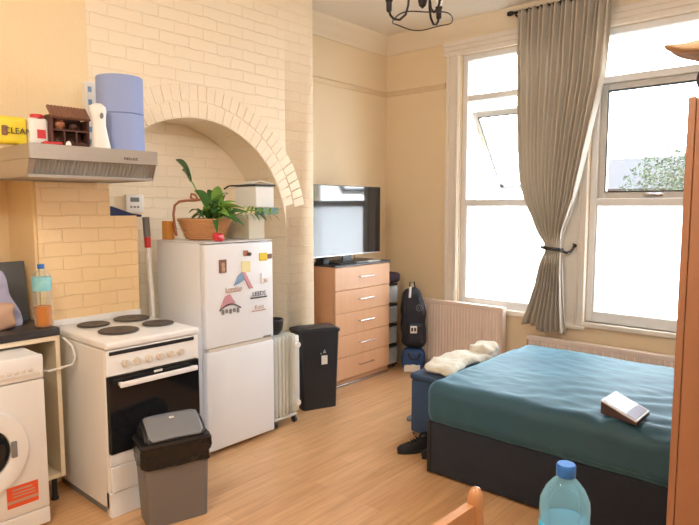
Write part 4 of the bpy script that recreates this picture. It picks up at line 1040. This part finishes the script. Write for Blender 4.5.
# ------------------------------------------------------------------ bags in the corner
bg = thing('blue_bag', 'blue nylon bag on the floor beneath the dark backpack', 'bag', (-3.30, 4.70, 0), math.radians(42))
t = rounded((-.115, -.08, .0), (.115, .08, .23), .06, 16, .015, 9, 6)
for v in t.verts: v.co.z = max(0.0, v.co.z)
obj('bag_body', t, 'blue_bag', bg, smooth=180)
b = BM(); tube(b, [(-.06, -.082, .19), (-.03, -.09, .13), (.03, -.09, .13), (.06, -.082, .19)], .008, 6); obj('strap', b, 'backpack', bg)
b = BM(); t = rounded((-.10, -.088, .004), (.06, -.070, .075), .008, 8, .006, 20); merge(b, t); obj('white_panel', b, 'paper_white', bg, smooth=180, label='white lower panel')
bp = thing('backpack', 'dark navy backpack with a white patch standing in the corner', 'backpack', (-3.30, 4.70, .232), math.radians(42))
t = rounded((-.12, -.075, 0), (.12, .075, .58), .065, 22, .014, 8, 8)
for v in t.verts:
    f = max(0, min(1, v.co.z/.6)); v.co.x *= 1-.35*max(0, f-.6)/.4; v.co.x += -.05*max(0, f-.5); v.co.z = max(0, v.co.z)
obj('pack_body', t, 'backpack', bp, smooth=180)
t = rounded((-.09, -.115, .03), (.095, -.06, .27), .045, 12, .008, 10, 4); obj('front_pocket', t, 'backpack', bp, smooth=180)
b = BM(); box(b, (-.045, -.122, .16), (.02, -.116, .23), .003, 1); pt = obj('white_patch', b, 'paper_white', bp, label='white patch')
b = BM(); box(b, (-.036, -.1235, .18), (-.018, -.1222, .215)); box(b, (-.008, -.1235, .18), (.010, -.1222, .215)); obj('print', b, 'ink', pt)
b = BM(); tube(b, [(.045+.03*math.cos(2*PI*k/20), -.084, .40+.03*math.sin(2*PI*k/20)) for k in range(20)], .003, 5, True); tube(b, [(.03, -.084, .385), (.045, -.084, .42), (.06, -.084, .385)], .003, 5); obj('emblem', b, 'grey', bp)
b = BM(); tube(b, [(-.06, -.06, .57), (-.09, -.09, .52), (-.10, -.095, .40), (-.105, -.09, .25)], .013, 6); obj('strap', b, 'backpack', bp)
b = BM(); tube(b, [(-.04, 0, .595), (-.04, -.02, .64), (0, -.02, .64), (0.01, 0, .59)], .007, 6); obj('top_loop', b, 'backpack', bp)
b = BM(); tube(b, [(-.05, -.085, .50), (-.045, -.09, .60)], .012, 8); obj('tag', b, 'paper_white', bp)

# ------------------------------------------------------------------ chandelier
CX, CY = -1.79, 2.60
cl = thing('chandelier', 'dark iron chandelier with curved arms hanging from the ceiling', 'chandelier', (CX, CY, 2.55))
b = BM(); lathe(b, [(.05, CH-.025), (.055, CH-.003)], 24, (CX, CY, 0)); tube(b, [(CX, CY, CH-.02), (CX, CY, 2.66)], .007); lathe(b, [(.0005, 2.60), (.018, 2.615), (.024, 2.64), (.012, 2.67)], 16, (CX, CY, 0)); obj('stem', b, 'iron', cl, world=True)
ang0 = math.radians(214)
RA = .165
for k in range(3):
    a = ang0+k*2*PI/3
    u = Vector((math.cos(a), math.sin(a), 0)); c0 = Vector((CX, CY, 0))
    b = BM(); P_ = [(0.012, 2.85), (.05, 2.80), (.068, 2.70), (.072, 2.62), (.085, 2.575), (.115, 2.550), (.145, 2.555), (.163, 2.575), (.17, 2.60)]
    tube(b, [c0+u*r_+Vector((0, 0, z)) for r_, z in P_], .0062, 8); arm = obj('arm', b, 'iron', cl, world=True)
    b = BM(); lathe(b, [(.009, 2.59), (.014, 2.597), (.015, 2.64), (.019, 2.645), (.019, 2.652)], 16, tuple(c0+u*.17)); 
    for v in b.verts: v.co -= cl.location
    obj('lamp_holder', b, 'iron', arm)
    b = BM(); lathe(b, [(.010, 2.652), (.020, 2.68), (.018, 2.71), (.008, 2.735), (.0005, 2.74)], 16, tuple(c0+u*.17))
    for v in b.verts: v.co -= cl.location
    obj('bulb', b, 'white_plastic', arm)
b = BM()
tube(b, [(CX+.152*math.cos(t_), CY+.152*math.sin(t_), 2.548-.012*math.sin(t_*2)**2) for t_ in [2*PI*k/60 for k in range(60)]], .0032, 6, True); obj('ring', b, 'iron', cl, world=True)
b = BM(); tube(b, [(CX+.05*math.cos(t_)*(1-t_/14), CY+.05*math.sin(t_)*(1-t_/14), 2.66+.03*t_) for t_ in [k*.35 for k in range(28)]], .004, 6); obj('scroll', b, 'iron', cl, world=True)

# ------------------------------------------------------------------ table, chair, water bottle in the foreground
tbt = thing('dining_table', 'pine dining table below the frame holding the water bottle', 'table', (-.1, .75, 0))
b = BM(); box(b, (-.53, .30, .737), (.45, 1.22, .767), .006, 2); obj('tabletop', b, 'pine', tbt, world=True)
for x in (-.48, .40):
    for y in (.35, 1.17):
        b = BM(); box(b, (x-.025, y-.025, 0), (x+.025, y+.025, .736), .004, 1); obj('leg', b, 'pine', tbt, world=True)
b = BM(); box(b, (-.46, .37, .66), (.38, .39, .736)); box(b, (-.46, 1.13, .66), (.38, 1.15, .736)); obj('apron', b, 'pine', tbt, world=True)
bottle('water_bottle', 'clear water bottle with blue cap and cyan label in the foreground', (-.420, 1.118, .7678),
       [(.040, 0), (.046, .008), (.046, .05), (.044, .06), (.046, .07), (.0465, .20), (.0478, .245), (.0462, .262), (.036, .284), (.024, .299), (.0155, .308), (.0145, .322)],
       'water_bottle', [(.0175, .309), (.0185, .311), (.0185, .329), (.0165, .333), (.0005, .333)],
       [('label_wrap', [(.0475, .10), (.0482, .102), (.0482, .214), (.0475, .218)], 'label_blue'),
        ('water', [(.038, .006), (.043, .012), (.043, .20), (.0435, .218)], 'water_bottle')])
ch = thing('dining_chair', 'varnished pine dining chair with rounded back post in the foreground', 'chair', (-.60, .90, 0))
def post(y):
    b = BM(); X0 = -.60
    tube(b, [(X0+.06, y, 0), (X0+.045, y, .42), (X0+.02, y, .75), (X0+.002, y, .93), (X0, y, .955), (X0, y, .975), (X0, y, .992), (X0, y, 1.003), (X0, y, 1.0065)], [.017, .019, .018, .0165, .0165, .0175, .0155, .009, .002], 16); return b
for y in (1.09, .69): obj('back_post', post(y), 'pine', ch, world=True, smooth=60)
b = BM()
rows = []
for i in range(17):
    t_ = i/16; y = 1.085-.39*t_; bow = .006*math.sin(PI*t_); zt = .972
    rows.append([b.verts.new((-.603-bow+dx, y, z)) for dx, z in ((-.010, .86), (.010, .86), (.010, zt), (-.010, zt))])
for A, B in zip(rows, rows[1:]):
    for k in range(4): b.faces.new((A[k], A[(k+1) % 4], B[(k+1) % 4], B[k]))
b.faces.new(rows[0]); b.faces.new(rows[-1][::-1]); obj('top_rail', b, 'pine', ch, world=True, smooth=50)
for y in (.99, .89, .79):
    b = BM(); tube(b, [(-.61, y, .87), (-.575, y, .47)], .008); obj('back_spindle', b, 'pine', ch, world=True)
b = BM(); box(b, (-.575, .69, .44), (-.17, 1.09, .465), .008, 2); obj('seat', b, 'pine', ch, world=True)
for y in (.71, 1.07):
    b = BM(); tube(b, [(-.19, y, 0), (-.21, y, .44)], .017, 12); obj('leg', b, 'pine', ch, world=True)

# ------------------------------------------------------------------ camera
cam = bpy.data.cameras.new('camera'); cam.sensor_width = 36; cam.lens = 36*595/699; cam.clip_start = .05
co = bpy.data.objects.new('camera', cam); COL.objects.link(co); co.location = (0, 0, 1.6)
co.rotation_euler = (math.radians(90-5.4), 0, math.radians(41.3)); sc.camera = co

# ------------------------------------------------------------------ light
for o_ in COL.objects:
    if o_.get('group') == 'magnets on the fridge door': o_.scale = (1.2, 1, 1.2)
w = bpy.data.worlds.new('sky'); sc.world = w; w.use_nodes = True; nt = w.node_tree
bg_ = nt.nodes['Background']; tc = nt.nodes.new('ShaderNodeTexCoord'); sx = nt.nodes.new('ShaderNodeSeparateXYZ'); cr = nt.nodes.new('ShaderNodeValToRGB')
nt.links.new(tc.outputs['Generated'], sx.inputs[0]); nt.links.new(sx.outputs[2], cr.inputs[0])
cr.color_ramp.elements[0].color = (.90, .95, 1, 1); cr.color_ramp.elements[1].color = (.74, .87, 1, 1); cr.color_ramp.elements[1].position = .6
nt.links.new(cr.outputs[0], bg_.inputs['Color']); bg_.inputs['Strength'].default_value = 14.0
for x0, x1 in (O1, O2):
    l = bpy.data.lights.new('window_portal', 'AREA'); l.shape = 'RECTANGLE'; l.size = x1-x0; l.size_y = ZT-ZB; l.cycles.is_portal = True
    o = bpy.data.objects.new('window_portal', l); COL.objects.link(o); o.location = ((x0+x1)/2, YW+.30, (ZB+ZT)/2); o.rotation_euler = (-PI/2, 0, 0)
def fill_light(name, loc, e, c, r):
    l = bpy.data.lights.new(name, 'POINT'); l.energy = e; l.color = c; l.shadow_soft_size = r
    o = bpy.data.objects.new(name, l); COL.objects.link(o); o.location = loc; return o
fill_light('kitchen_fill_light', (-1.3, -.2, 2.95), 60, (1, .94, .86), .18)  # added unseen fill that brightens the kitchen side, no fitting modelled
fill_light('room_fill_light', (.2, 1.6, 3.0), 50, (.93, .96, 1), .18)  # added unseen cool fill for the rest of the room

sc.view_settings.view_transform = 'Standard'; sc.view_settings.look = 'None'; sc.view_settings.gamma = 1; sc.view_settings.exposure = 0.42
try: sc.view_settings.use_curve_mapping = False
except Exception: pass
sc.cycles.use_denoising = True
sc.cycles.max_bounces = 10; sc.cycles.diffuse_bounces = 6; sc.cycles.transparent_max_bounces = 16; sc.cycles.sample_clamp_indirect = 8
